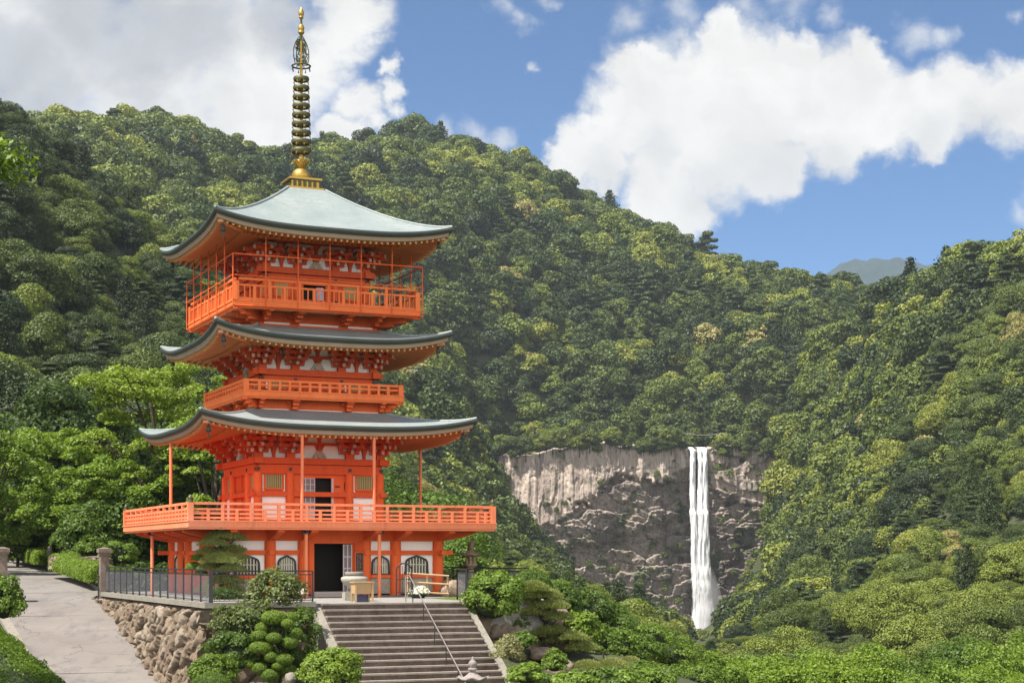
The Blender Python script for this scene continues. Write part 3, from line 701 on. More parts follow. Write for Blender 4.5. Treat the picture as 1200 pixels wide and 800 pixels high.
def crown_cedar(rng, h, w, n, leaf):
    P_, N_ = [], []; L = 15
    for i in range(L):
        t = (i+0.5)/L; z = h*(0.14+0.86*t); R = w*0.5*(1-t**1.9)**0.8*rng.uniform(0.72, 1.15)+0.3
        nb = max(4, int(9*(1-t)+3)); a0 = rng.random()*6.28
        for k in range(nb):
            a = a0+6.283*k/nb+rng.normal()*0.2; m = max(6, int(n/(L*nb)*(0.5+1.2*(1-t))))
            rr = R*rng.uniform(0.7, 1.1); s = rng.random(m)**0.6
            d = np.array([math.cos(a), math.sin(a)])
            p = np.zeros((m, 3)); p[:, :2] = d*(s*rr)[:, None]; p[:, 2] = z-0.28*rr*s**2+h/L*0.5*rng.normal(size=m)*0.45
            p[:, :2] += rng.normal(size=(m, 2))*(0.10*w*(1-t*0.6))
            P_.append(p); nn = rng.normal(size=(m, 3))*0.6+np.array([d[0]*0.6, d[1]*0.6, 0.8]); N_.append(unit(nn))
    return np.vstack(P_), np.vstack(N_)
def crown_layer(rng, h, w, nb, n):
    P_, N_ = [], []
    for i in range(nb):
        t = (i+0.5)/nb; z = h*(0.38+0.60*t); a = i*2.4+rng.random(); R = w*0.5*(1-t*0.72)
        rr = R*rng.uniform(0.45, 0.75) if i < nb-1 else 0
        r = w*rng.uniform(0.17, 0.26)*(1-0.35*t)
        p, q = blob_pts(rng, (rr*math.cos(a), rr*math.sin(a), z), r, int(n/nb), 0.36, -0.25, 0.6); P_.append(p); N_.append(q)
    return np.vstack(P_), np.vstack(N_)
def hill_tree_mesh(name, kind, seed, n, leaf, bare=0.42):
    rng = np.random.default_rng(seed)
    if kind == 'broad': h, w = rng.uniform(10.5, 12.5), rng.uniform(10.5, 13); Pp, Nn = crown_broad(rng, h, w, int(rng.integers(26, 38)), n, leaf)
    elif kind == 'cedar': h, w = rng.uniform(14, 17), rng.uniform(8.0, 9.6); Pp, Nn = crown_cedar(rng, h, w, n, leaf)
    else: h, w = rng.uniform(11.5, 14), rng.uniform(9.5, 11.5); Pp, Nn = crown_layer(rng, h, w, int(rng.integers(11, 15)), n)
    V, F = leaf_quads(Pp, Nn, leaf, rng)
    segs = poly([(0, 0, -2), (0.1, 0, h*.3), (rng.normal()*.3, rng.normal()*.3, h*(0.6 if kind != 'cedar' else .93))], 0.32, 0.07)
    for k in range(5):
        a = rng.random()*6.28; z = h*rng.uniform(.3, .55); segs.append(((0, 0, z), (math.cos(a)*w*.3, math.sin(a)*w*.3, z+h*.12), .12, .04))
    TV, TF = tubes_np(segs, 5); F2 = TF+len(V)
    return np_mesh(name, np.vstack([V, TV]), np.vstack([F, F2]), [M['hill_leaf'], M['bark']], False, np.r_[np.zeros(len(F), int), np.ones(len(F2), int)])
KINDS = ['broad']*5+['cedar']*3+['layer']*3
KNAME = {'broad': 'broadleaf_tree', 'cedar': 'cedar_tree', 'layer': 'pine_tree'}
PROT_FAR = [hill_tree_mesh(KNAME[k], k, 100+i, 2700 if k != 'cedar' else 2300, 0.44) for i, k in enumerate(KINDS)]
PROT_MID = [hill_tree_mesh(KNAME[k], k, 200+i, 13000 if k != 'cedar' else 10500, 0.20) for i, k in enumerate(KINDS)]

# ------------------------------------------------------------------ the forest
rng = np.random.default_rng(7)
def to_px(x, y, z): return 600+FPX*x/y, 653-FPX*(z-EYE)/y
cand = []
def scatter(d0, d1, sp):
    n = 0
    ys = np.arange(d0, d1, sp)
    for yy in ys:
        xm = yy*0.56+40
        xs = np.arange(-xm, xm, sp); x = xs+rng.uniform(-.46, .46, len(xs))*sp; y = yy+rng.uniform(-.46, .46, len(xs))*sp
        cand.append(np.stack([x, y, np.full(len(xs), sp)], 1))
scatter(165, 300, 6.6); N165 = len(cand); scatter(100, 165, 7.0); cand[N165:] = [c_[(c_[:, 0] < -.42*c_[:, 1]) | (c_[:, 0] > .45*c_[:, 1])] for c_ in cand[N165:]]; scatter(300, 620, 7.4); scatter(620, 1330, 8.6); scatter(640, 1150, 17)
cand = np.vstack(cand); X, Y, SP = cand.T
# steep ground carries more trees per plan area
e_ = 4.0; slope = np.hypot(height(X+e_, Y)-height(X-e_, Y), height(X, Y+e_)-height(X, Y-e_))/(2*e_)
more = [cand]
for k_ in range(3):
    s_ = (slope > .55+.5*k_) & (rng.random(len(X)) < .75); c_ = cand[s_].copy(); c_[:, :2] += rng.uniform(-.5, .5, (len(c_), 2))*c_[:, 2:3]; more.append(c_)
cand = np.vstack(more); X, Y, SP = cand.T; Z = height(X, Y)
PXc, PYc = to_px(X, Y, Z)
keep = np.ones(len(X), bool)
# nothing grows on the sheer face, nor in the plunge pool
face = (PXc > 584) & (PXc < 915) & (Y > 845) & (Y < 904) & (PYc > 519)
keep &= ~face
keep &= ~((PXc > 800) & (PXc < 850) & (Y > 780) & (Y < 890))
rock = np.interp(PXc, [575,600,640,700,740,790,805,840,860,900,930], [580,606,636,646,660,702,776,776,736,706,620])
foot = (Y > 560) & (Y < 905) & (PXc > 578) & (PXc < 908) & (PYc > 520); keep &= ~(foot & (PYc < rock+2))
keep &= ~((Y < 150) & (X > -55) & (X < -6))
# line of sight: drop trees wholly behind a ridge
top = Z+14
T_ = np.linspace(0.08, 0.97, 46)
vis = np.ones(len(X), bool)
for i in range(0, len(X), 4000):
    s = slice(i, i+4000)
    hx = height((X[s, None]*T_), (Y[s, None]*T_)); ray = EYE+(top[s, None]-EYE)*T_
    vis[s] = (hx < ray+7).all(1)
keep &= vis & (np.abs(PXc-600) < 1080)
X, Y, Z, SP, PXc, PYc = [a[keep] for a in (X, Y, Z, SP, PXc, PYc)]
n = len(X)
zone = fbm(X/55, Y/55, seed=41, oct=3); zone2 = fbm(X/30+9, Y/30, seed=42, oct=3)
r = rng.random(n)
conif = np.clip((zone-0.50)*3.4, 0.03, 0.5)
conif = np.where(PYc < np.interp(PXc, [0, 130, 300, 460, 650, 820, 990, 1100, 1200], [215, 200, 235, 205, 265, 345, 400, 365, 340]), conif*.35, conif)
conif = np.where((PYc > 330) & (PYc < 640), np.clip(conif*1.35+.10, 0, .65), conif)
conif = np.where((PXc < 260) & (Y < 520), np.clip(conif+0.15, 0, .85), conif)
conif = np.where((PXc > 930) & (PYc < 500), np.clip(conif, .22, .8), conif)
conif = np.where((Y < 330), 0.12, conif)
kind = np.where(r < conif, np.where(rng.random(n) < 0.62, 'cedar', 'layer'), 'broad')
def pick(k):
    o = [i for i, q in enumerate(KINDS) if q == k]; return o
proto = np.array([rng.choice(pick(k)) for k in kind])
tint = np.where(kind == 'broad', np.clip(0.24+0.95*(zone2-0.32)+rng.normal(size=n)*0.22, 0.0, 0.87), np.clip(0.07+0.4*(zone2-0.3)+rng.normal(size=n)*0.11, 0, 0.5))
flow = rng.random(n); tint = np.where((kind == 'broad') & (flow > 0.982), 0.97, tint); tint = np.where((kind == 'broad') & (flow < 0.05), 0.88, tint)
tint = np.where((PXc < 330) & (Y < 540), np.clip(tint*.80-.04, 0, .8), tint)
near_floor = (Y < 420) & (PYc > 690)
tint = np.where(near_floor & (kind == 'broad'), np.clip(tint+0.10, 0.36, 0.74), tint)
scl = np.clip(SP/7.6, 0.7, 1.2)*rng.choice([.6, .78, .95, 1.1, 1.3, 1.55], n, p=[.16, .22, .24, .18, .12, .08])*rng.uniform(0.9, 1.1, n)
scl = scl*np.clip(Y/640, .66, 1.0)*np.where(kind == 'cedar', .88, 1.0)
zs = scl*rng.uniform(0.85, 1.12, n); rotz = rng.random(n)*6.283
# trees stay out of the picture of the near garden and low in front of the fall
lim = np.interp(PXc, [540,575,600,640,700,740,780,800,850,890,920,950,985], [505,565,618,652,668,690,724,772,778,740,672,570,300])
topz = EYE+(653-lim)/FPX*Y
toohigh = (Y < 560) & (PXc > 540) & (Z+13.5*zs > topz) & (PXc < 1000)
zs = np.where(toohigh, np.maximum((topz-Z)/13.5, 0.16), zs); scl = np.where(toohigh, np.maximum(np.minimum(scl, zs*1.4), .42), scl)
# a ragged row hanging over the lip of the cliff
lipx = np.arange(566, 938, 4.0); lipx = lipx+rng.uniform(-2, 2, len(lipx)); lipx = lipx[(lipx < 803) | (lipx > 838)]; m_ = len(lipx); lippy = 524+rng.uniform(-7, 8, m_)+np.interp(lipx, [560, 600, 640, 800, 930], [16, 9, -1, 1, 10]); lipd = np.array([cliff_depth(a_, b_+4)-1.0 for a_, b_ in zip(lipx, lippy)])
X = np.r_[X, (lipx-600)/FPX*lipd]; Y = np.r_[Y, lipd]; Z = np.r_[Z, EYE+(653-lippy)/FPX*lipd]; PXc = np.r_[PXc, lipx]; PYc = np.r_[PYc, lippy]; kind = np.r_[kind, np.full(m_, 'broad')]
proto = np.r_[proto, rng.choice(pick('broad'), m_)]; tint = np.r_[tint, rng.uniform(.2, .75, m_)]; s1 = np.where(lipx < 720, rng.uniform(.38, .95, m_), rng.uniform(.28, .75, m_)); scl = np.r_[scl, s1]; zs = np.r_[zs, s1*rng.uniform(.8, 1.2, m_)]; rotz = np.r_[rotz, rng.random(m_)*6.28]
tpy = 653-FPX*(Z+13.5*zs-EYE)/Y; zs = np.where((PXc > 796) & (PXc < 856) & (Y < 884) & (tpy < 748), 0, zs)
ok = zs > 0.13
X, Y, Z, PXc, PYc, kind, proto, tint, scl, zs, rotz = [a[ok] for a in (X, Y, Z, PXc, PYc, kind, proto, tint, scl, zs, rotz)]
n = len(X)
# what each tree shows in the frame: a coarse z-buffer of crowns
W_, H_ = 300, 200; zb = np.full((H_, W_), -1, int); order = np.argsort(Y)
solid = np.zeros((H_, W_), bool)
for (x0, x1, y0, y1) in [(165,555,235,700),(190,530,150,235) if False else (250,530,240,300)]: solid[int(y0/4):int(y1/4), int(x0/4):int(x1/4)] = True
cnt = np.zeros(n, int)
for i in order:
    hgt = {'broad': 11.5, 'cedar': 16.5, 'layer': 12.7}[kind[i]]*zs[i]; wd = {'broad': 11.5, 'cedar': 7.5, 'layer': 10}[kind[i]]*scl[i]
    x0 = (PXc[i]-wd*.42/Y[i]*FPX)/4; x1 = (PXc[i]+wd*.42/Y[i]*FPX)/4
    yb = PYc[i]/4 - hgt*.25/Y[i]*FPX/4; yt = PYc[i]/4-hgt/Y[i]*FPX/4
    a, b_, c, d = int(max(0, x0)), int(min(W_, x1+1)), int(max(0, yt)), int(min(H_, yb+1))
    if a >= b_ or c >= d: continue
    sub = zb[c:d, a:b_]; sol_ = solid[c:d, a:b_]; free = (sub < 0) & ~sol_
    cnt[i] = free.sum(); sub[free] = i
big = np.argsort(-cnt)[:270]
big = big[cnt[big] > 0]; isbig = np.zeros(n, bool); isbig[big] = True
print('forest', n, 'individuals', len(big), 'min px', cnt[big].min()*16)

TONE = [(0.14, 'very dark green'), (0.30, 'dark green'), (0.48, 'mid green'), (0.66, 'olive green'), (0.84, 'light green'), (0.93, 'bright yellow-green'), (2, 'cream-blossomed')]
SHAPE = {'broad': 'rounded broadleaf tree', 'cedar': 'pointed cedar', 'layer': 'layered pine'}
def region(px, py, y):
    if py > 690 and y < 340: return 'on the valley floor at the bottom right' if px > 900 else 'on the valley floor below the waterfall'
    if px < 190 and y < 330: return 'low behind the left-hand maples'
    if px < 90: return 'at the far left of the steep near spur'
    if px < 190: return 'on the steep near spur left of the roofs'
    if px < 330: return 'on the spur just behind the left eaves'
    if px < 560: return 'on the slope right behind the pagoda'
    if px < 600 and py > 520: return 'beside the left end of the cliff'
    if py < 330 and px < 980: return 'high on the ridge right of the spire'
    if px < 800 and py < 440: return 'on the middle slope above the cliff'
    if px < 930 and py < 540: return 'along the edge above the cliff and fall'
    if px < 800: return 'below the cliff left of the fall'
    if px < 930: return 'below the cliff by the fall'
    if py < 380: return 'on the ridge at the upper right'
    if py < 520: return 'on the upper right-hand mountainside' if px > 1060 else 'on the upper slope right of the fall'
    return 'low on the right mountainside at the edge' if px > 1060 else 'low on the mountainside right of the fall'
protos_used = {}
ind = []
for i in big:
    mid = Y[i] < 620
    me = (PROT_MID if mid else PROT_FAR)[proto[i]]
    o = link(KNAME[kind[i]], me, None, (X[i], Y[i], Z[i]-0.4), rotz[i]); o.scale = (scl[i], scl[i], zs[i]); o['tint'] = float(tint[i])
    tone = next(nm for t, nm in TONE if tint[i] < t); reg = region(PXc[i], PYc[i]-15, Y[i])
    ind.append((o, tone, SHAPE[kind[i]], reg, i)); protos_used.setdefault((mid, proto[i]), o)
# one label per tone, kind and place; the extremes of a class get what sets them apart
classes = {}
for t in ind: classes.setdefault((t[1], t[2], t[3]), []).append(t)
for (tone, shp, reg), lst in classes.items():
    base = f'{tone} {shp} {reg}'
    lst = sorted(lst, key=lambda t: -cnt[t[4]])
    for j, (o, _, _, _, i) in enumerate(lst):
        lab = base
        if len(lst) == 2: lab = ('larger ' if j == 0 else 'smaller ')+base
        elif len(lst) == 3: lab = ('largest ', 'middle-sized ', 'smallest ')[j]+base
        elif len(lst) > 3 and j == 0: lab = 'largest '+base
        while len(lab.replace('-', ' ').split()) > 15 and ' broadleaf' in lab: lab = lab.replace(' broadleaf', '')
        tag(o, lab, 'tree', f'{shp}s {reg}' if len(lst) > 1 else 'trees of the forested mountains')
        if len(lst) > 3 and j > 0: o['group'] = f'{tone} {shp}s {reg}'
# all the others as one mass
rest = np.where(~isbig)[0]
me = bpy.data.meshes.new('forest'); me.vertices.add(len(rest)); me.vertices.foreach_set('co', np.stack([X[rest], Y[rest], Z[rest]-0.4], 1).astype(np.float32).ravel())
def addattr(nm, typ, arr, key):
    a = me.attributes.new(nm, typ, 'POINT'); a.data.foreach_set(key, arr)
pid = proto[rest]+np.where(Y[rest] < 480, 100, 0)
addattr('pid', 'INT', pid.astype(np.int32), 'value'); addattr('tint', 'FLOAT', tint[rest].astype(np.float32), 'value')
addattr('rot', 'FLOAT_VECTOR', np.stack([0*rotz[rest], 0*rotz[rest], rotz[rest]], 1).astype(np.float32).ravel(), 'vector')
addattr('scl', 'FLOAT_VECTOR', np.stack([scl[rest], scl[rest], zs[rest]], 1).astype(np.float32).ravel(), 'vector')
fo = link('forest', me); tag(fo, 'dense mixed forest covering the mountains behind the pagoda', kind='stuff')
ng = bpy.data.node_groups.new('forest_scatter', 'GeometryNodeTree')
ng.interface.new_socket('Geometry', in_out='INPUT', socket_type='NodeSocketGeometry'); ng.interface.new_socket('Geometry', in_out='OUTPUT', socket_type='NodeSocketGeometry')
gi = ng.nodes.new('NodeGroupInput'); go = ng.nodes.new('NodeGroupOutput'); jn = ng.nodes.new('GeometryNodeJoinGeometry')
def named(nm, dt):
    q = ng.nodes.new('GeometryNodeInputNamedAttribute'); q.data_type = dt; q.inputs['Name'].default_value = nm; return q.outputs['Attribute']
a_pid, a_rot, a_scl = named('pid', 'INT'), named('rot', 'FLOAT_VECTOR'), named('scl', 'FLOAT_VECTOR')
for k in sorted(set(pid.tolist())):
    key = (k >= 100, k % 100)
    src = protos_used.get(key)
    if src is None: src = protos_used.get((True, k % 100)) or protos_used.get((False, k % 100)) or ind[0][0]
    oi = ng.nodes.new('GeometryNodeObjectInfo'); oi.transform_space = 'ORIGINAL'; oi.inputs['Object'].default_value = src; oi.inputs['As Instance'].default_value = True
    cmp_ = ng.nodes.new('FunctionNodeCompare'); cmp_.data_type = 'INT'; cmp_.operation = 'EQUAL'
    ng.links.new(a_pid, cmp_.inputs[2]); cmp_.inputs[3].default_value = int(k)
    ip = ng.nodes.new('GeometryNodeInstanceOnPoints')
    ng.links.new(gi.outputs[0], ip.inputs['Points']); ng.links.new(cmp_.outputs[0], ip.inputs['Selection']); ng.links.new(oi.outputs['Geometry'], ip.inputs['Instance'])
    ng.links.new(a_rot, ip.inputs['Rotation']); ng.links.new(a_scl, ip.inputs['Scale']); ng.links.new(ip.outputs[0], jn.inputs[0])
ng.links.new(jn.outputs[0], go.inputs[0])
fo.modifiers.new('scatter', 'NODES').node_group = ng

# ------------------------------------------------------------------ the pagoda
def sideT(k):
    return [lambda p: (p[0], -p[1], p[2]), lambda p: (p[1], p[0], p[2]), lambda p: (-p[0], p[1], p[2]), lambda p: (-p[1], -p[0], p[2])][k]
pag = empty('pagoda', (PC[0], PC[1], 0), TH, 'vermilion three-storey pagoda with pale green copper roofs and a tall gilt spire', 'pagoda')
def lift(s, up): return up*abs(s)**3.2
def make_roof(R, zmid, up, T, ztop, expo, wall_half, soff_rise):
    """R eave half width, T half width where the roof meets the body above"""
    NS, NT = 40, 16
    rb = MB()
    def surf(s, t, k=0):
        hw = R+(T-R)*t
        z = zmid + (ztop-zmid)*(t**expo) + lift(s, up)*(1-t)**2.2
        return (s*hw, hw, z)
    for k in range(4):
        rb.T = sideT(k); rb.m = 0
        rb.grid([[surf(-1+2*i/NS, j/NT) for i in range(NS+1)] for j in range(NT+1)])
        # dark rolled copper edge
        prof = [(0.0, 0.0), (0.035, -0.05), (0.02, -0.13), (-0.03, -0.20)]
        rb.m = 1
        rows = []
        for dr, dz in prof: rows.append([((-1+2*i/NS)*(R+dr), R+dr, zmid+lift(-1+2*i/NS, up)+dz) for i in range(NS+1)])
        rb.grid(rows, True)
        rb.grid([[((-1+2*i/NS)*(R+d), R+d, zmid+lift(-1+2*i/NS, up)+z) for i in range(NS+1)] for d, z in ((-.03, -.20), (-.12, -.205))], False)
        # grey-brown board under it
        rb.m = 2
        rb.grid([[((-1+2*i/NS)*(R+d), R+d, zmid+lift(-1+2*i/NS, up)+z) for i in range(NS+1)] for d, z in ((-.09, -.20), (-.13, -.36), (-.24, -.385))], False)
    # hip ridge rolls
    rb.T = lambda p: p; rb.m = 0
    for sx, sy in ((1,1),(1,-1),(-1,1),(-1,-1)):
        ps = []
        for j in range(NT+1):
            x, w, z = surf(1, j/NT); ps.append((sx*w, sy*w, z+0.01))
        rb.tube(ps, 0.055, 6)
    if T > 0.3 and ztop < 12: pass
    roof = rb.build('roof', [M['roof'], M['edge'], M['underedge']], pag)
    # eaves: boards and two tiers of rafters with yellow end grain
    eb = MB(); z0 = zmid-0.385; Rin = R-0.22; zi = z0+soff_rise; mids = R-1.45
    def soff(u, w):      # soffit height at (u, w)
        f = (Rin-w)/(Rin-wall_half); s = max(-1, min(1, u/max(w, .01)))
        return z0 + soff_rise*max(0, f)**0.9 + lift(s, up)*max(0, 1-f)**1.6
    for k in range(4):
        eb.T = sideT(k); eb.m = 0
        rows = []
        for j in range(9):
            w = Rin + (wall_half-0.1-Rin)*j/8
            rows.append([((-1+2*i/NS)*w, w, soff((-1+2*i/NS)*w, w)+0.10) for i in range(NS+1)])
        eb.grid(rows, True)
        sp = 0.235; nr = int((R-0.2)/sp)
        for i in range(-nr, nr+1):
            u = i*sp
            for (wo, wi_, dz, hh) in ((Rin+.0, mids, -0.045, .10), (mids+.12, wall_half-.1, -.135, .11)):
                w1 = max(wi_, abs(u)+0.02)
                if w1 > wo-.1: continue
                segs_ = 3
                pts_ = [wo+(w1-wo)*q/segs_ for q in range(segs_+1)]
                eb.m = 1
                for q in range(segs_):
                    eb.bar((u, pts_[q], soff(u, pts_[q])+dz), (u, pts_[q+1], soff(u, pts_[q+1])+dz),   .07, hh)
                eb.m = 2; eb.cbox((u, wo+.008, soff(u, wo)+dz), (.038, .014, hh/2-.008))
        # long curved eave beams (kayaoi and kioi)
        eb.m = 1
        for w, dz, a in ((Rin-.05, .085, .07), (mids+.06, -.01, .09)):
            ps = [((-1+2*i/20)*w, w, soff((-1+2*i/20)*w, w)+dz) for i in range(21)]
            for p, q in zip(ps[:-1], ps[1:]): eb.bar(p, q, a*1.3, a)
    eb.T = lambda p: p; eb.m = 1
    for sx, sy in ((1,1),(1,-1),(-1,1),(-1,-1)):      # hip rafters
        ps = [wall_half+(Rin-.02-wall_half)*q/5 for q in range(6)]
        for a, b in zip(ps[:-1], ps[1:]): eb.bar((sx*a, sy*a, soff(a, a)-.02), (sx*b, sy*b, soff(b, b)-.02), .16, .2)
        eb.m = 3; b = Rin-.03; eb.bar((sx*(b-.22), sy*(b-.22), soff(b, b)), (sx*b, sy*b, soff(b, b)), .2, .24); eb.m = 1
    eb.build('eaves', [M['soffit'], M['rafter'], M['yellow'], M['paint_grey']], roof)
    for sx, sy in ((-1,-1),(1,-1),(1,1),(-1,1)):      # wind bells at the four corners
        bb = MB(); c = R-.42; z = soff(c, c)
        bb.lathe([(.012, z-.02), (.012, z-.16)], (sx*c, sy*c), 6)
        bb.lathe([(.02, z-.15), (.06, z-.18), (.085, z-.34), (.10, z-.42), (.07, z-.42)], (sx*c, sy*c), 10)
        bb.box(sx*c-.045, sx*c+.045, sy*c-.008, sy*c+.008, z-.62, z-.50); bb.lathe([(.008, z-.42), (.008, z-.5)], (sx*c, sy*c), 5)
        bb.build('wind_bell', M['edge'], roof)
    return roof, soff

def make_bracket(x, w, z0, dirs, parent, sc=1.0, steps=3, T=None):
    """stepped bracket cluster; dirs: outward unit vectors (in u, w)"""
    b = MB(T); b.m = 0
    b.cbox((x, w, z0+.10*sc), (.17*sc, .17*sc, .10*sc)); b.cbox((x, w, z0+.02), (.13*sc, .13*sc, .03))
    st = .27*sc; hh = .20*sc
    for k in range(steps):
        z = z0+.26*sc+k*hh*1.12
        for (du, dw) in dirs:
            L = st*(k+1)+.14
            b.m = 0; b.bar((x-du*.2, w-dw*.2, z), (x+du*L, w+dw*L, z), .13*sc, .15*sc)
            b.m = 1; b.bar((x+du*L, w+dw*L, z), (x+du*(L+.03), w+dw*(L+.03), z), .115*sc, .13*sc)
            if abs(du) < .3 or abs(dw) < .3:
                pu, pw = -dw, du
                for off in range(k+1):
                    cx_, cw_ = x+du*st*off, w+dw*st*off
                    A_ = (.40+.07*k)*sc
                    b.m = 0; b.bar((cx_-pu*A_, cw_-pw*A_, z), (cx_+pu*A_, cw_+pw*A_, z), .11*sc, .13*sc)
                    for e in (-1, 0, 1):
                        b.m = 0; b.cbox((cx_+pu*A_*.88*e, cw_+pw*A_*.88*e, z+.11*sc), (.085*sc, .085*sc, .055*sc))
                        b.m = 1; b.cbox((cx_+pu*A_*.88*e, cw_+pw*A_*.88*e, z+.172*sc), (.09*sc, .09*sc, .012*sc))
                    for e in (-1, 1):
                        b.m = 1; b.bar((cx_+pu*A_*e, cw_+pw*A_*e, z), (cx_+pu*(A_+.025)*e, cw_+pw*(A_+.025)*e, z), .10*sc, .11*sc)
    return b.build('bracket', [M['verm_deep'], M['paint_grey']], parent)

def storey_brackets(hw, mid, z0, sc, steps):
    for k in range(4):
        T = sideT(k)
        for u in (-mid, mid): make_bracket(u, hw, z0, [(0, 1)], pag, sc, steps, T)
        d = math.sqrt(.5)
        make_bracket(-hw, hw, z0, [(0, 1), (-1, 0), (-d, d)], pag, sc, steps, T)

def frieze(hw, z0, z1, cols, name='frieze'):
    """white plaster band with vermilion struts under the eaves"""
    b = MB()
    for k in range(4):
        b.T = sideT(k); b.m = 0; b.box(-hw, hw, hw-.20-.002*k, hw-.06, z0, z1)
        b.m = 1
        zm = (z0+z1)/2
        b.box(-hw-.1, hw+.1, hw-.055, hw+.02, zm-.05, zm+.05)
        b.box(-hw-.3, hw+.3, hw-.055, hw+.05, z1-.14, z1)
        for a, c in zip(cols[:-1], cols[1:]):
            m_ = (a+c)/2; b.box(m_-.06, m_+.06, hw-.05, hw+.01, z0, zm-.052); b.box(m_-.06, m_+.06, hw-.05, hw+.01, zm+.052, z1-.142)
            # the curved shoulders of the plaster fields
            for e in (-1, 1):
                for (za, zb_) in ((z0, zm-.05), (zm+.05, z1-.14)):
                    P0 = (m_+e*.06, hw-.052, za); n_ = 6
                    for q in range(n_):
                        t0 = q/n_; w_ = .16*(1-t0)**2
                        b.add([(P0[0], hw-.050, za+(zb_-za)*(1-t0)*1.0), (P0[0]+e*w_, hw-.050, za+(zb_-za)*(1-t0)), (P0[0]+e*.16*(1-t0-1/n_)**2, hw-.050, za+(zb_-za)*(1-t0-1/n_)), (P0[0], hw-.050, za+(zb_-za)*(1-t0-1/n_))], [(0,1,2,3)])
        for a, c in list(zip(cols[:-1], cols[1:]))[1:2]:   # frog-leg strut in the middle bay
            m_ = (a+c)/2; b.m = 2
            for e in (-1, 1): b.bar((m_+e*.04, hw-.01, z0+.3), (m_+e*.26, hw-.01, z0+.02), .05, .11)
            b.cbox((m_, hw-.01, z0+.16), (.10, .03, .12)); b.m = 1
    return b.build(name, [M['white'], M['verm_deep'], M['paint_grey']], pag)

def window(parent, T, uc, w, z0, z1, hwid, nbars, m_bar, m_pane):
    f = MB(T); t = .07
    f.box(uc-hwid-t, uc+hwid+t, w-.02, w+.05, z1, z1+t); f.box(uc-hwid-t, uc+hwid+t, w-.02, w+.05, z0-t, z0)
    f.box(uc-hwid-t, uc-hwid, w-.02, w+.05, z0, z1); f.box(uc+hwid, uc+hwid+t, w-.02, w+.05, z0, z1)
    fo_ = f.build('window', M['verm'], parent)
    p = MB(T); p.box(uc-hwid, uc+hwid, w-.015, w+.004, z0, z1); p.build('pane', m_pane, fo_)
    l = MB(T)
    for i in range(nbars):
        u = uc-hwid+2*hwid*(i+.5)/nbars; l.bar((u, w+.02, z0), (u, w+.02, z1), .045, .03, (0, 1, 0))
    l.build('lattice', m_bar, fo_)
    return fo_

def columns(hw, us, r, z0, z1, m):
    done = set()
    for k in range(4):
        for u in us:
            if abs(u+hw) < 1e-6: pass
            T = sideT(k); c = T((u, hw, 0)); key = (round(c[0], 2), round(c[1], 2))
            if key in done: continue
            done.add(key); b = MB(); b.lathe([(r, z0), (r, z1)], c[:2], 14); b.build('column', m, pag)
def nail_covers(b, hw, us, z, r=.055):
    for u in us: b.cbox((u, hw, z), (r, .02, r))

# ---- ground floor
G = 4.3
cols0 = [-4.3, -2.52, -1.22, 1.28, 2.52, 4.3]
columns(G, cols0, .22, 0.06, 2.62, M['verm'])
b = MB()
for k in range(4):
    b.T = sideT(k); w = G
    b.m = 0; b.box(-G, G, w-.12, w+.10, 2.16, 2.60); 
    for xa, xb in (((-G-.62, -1.06), (1.10, G+.62)) if k == 0 else ((-G-.62, G+.62),)): b.box(xa, xb, w-.07, w+.09, 1.63, 1.80)
    bays = list(zip(cols0[:-1], cols0[1:]))
    for bi, (a, c) in enumerate(bays):
        if k in (0, 2) and bi == 2: continue
        if k in (1, 3) and bi == 2:
            b.m = 3; b.box(a+.2, c-.2, w-.10, w+.02, .12, 1.62)
            b.m = 0
            for q in range(3): b.box(a+.2+q*.82, a+.30+q*.82, w+.02, w+.06, .12, 1.62)
            b.box(a+.2, c-.2, w+.021, w+.055, .85, .97)
        b.m = 1; b.box(a+.1, c-.1, w-.10, w-.02, 1.80, 2.16)
        if not (k in (1, 3) and bi == 2):
            b.box(a+.1, c-.1, w-.10, w-.02, .88, 1.63)
            b.m = 4; b.box(a+.1, c-.1, w-.10, w-.015, .12, .73); b.m = 0; b.box(a+.1, c-.1, w-.12, w+.06, .73, .88)
    b.m = 0
    for u in cols0: b.cbox((u, w+.21, 1.715), (.10, .06, .085))
    b.m = 5; b.box(-G-.5, G+.5, w-.3, w+.5, -.12, .06)
b.T = lambda p: p; b.m = 2; b.box(-G+.9, G-.9, -G+.9, G-.9, 0.05, 2.5)
b.m = 2
for x0, x1 in ((-4.0, -1.1), (.45, 4.0)): b.box(x0, x1, -G+.14, -G+.17, .1, 2.5)
b.m = 2; b.box(-1.1, .45, -G+.16, -G+.9, .06, .10)
wall0 = b.build('ground_floor_wall', [M['verm'], M['white'], M['dark'], M['verm_deep'], M['pale_stone'], M['granite']], pag)
# the doorway: jambs, lintel, steps, folding lattice leaf, notice board
b = MB(sideT(0)); b.box(-1.0, -.80, G-.1, G+.06, .1, 2.16); b.box(-.8, 1.06, G-.1, G+.055, 2.06, 2.158); b.box(.72, 1.06, G-.1, G+.04, .1, 2.05)
df = b.build('doorway', M['verm'], pag)
b = MB(sideT(0)); b.box(-.95, .75, G+.05, G+.55, 0.02, .13); b.box(-.85, .65, G+.05, G+.25, .13, .22); b.build('doorstep', M['steel'], df)
b = MB(sideT(0)); x0, x1 = .36, .72
for i in range(5): b.box(x0, x1, G+.02, G+.06, .18+i*.45, .23+i*.45)
b.box(x0, x1, G+.02, G+.06, 1.98, 2.03)
for u in (x0, (x0+x1)/2-.02, x1-.04): b.box(u, u+.04, G+.018, G+.062, .18, 2.03)
b.m = 1; b.box(x0, x1, G+.0, G+.015, .18, 2.03); b.build('folding_lattice', [M['shoji'], M['pane']], df)
b = MB(sideT(0)); b.box(.82, 1.36, G+.12, G+.17, .82, 1.70); b.m = 1
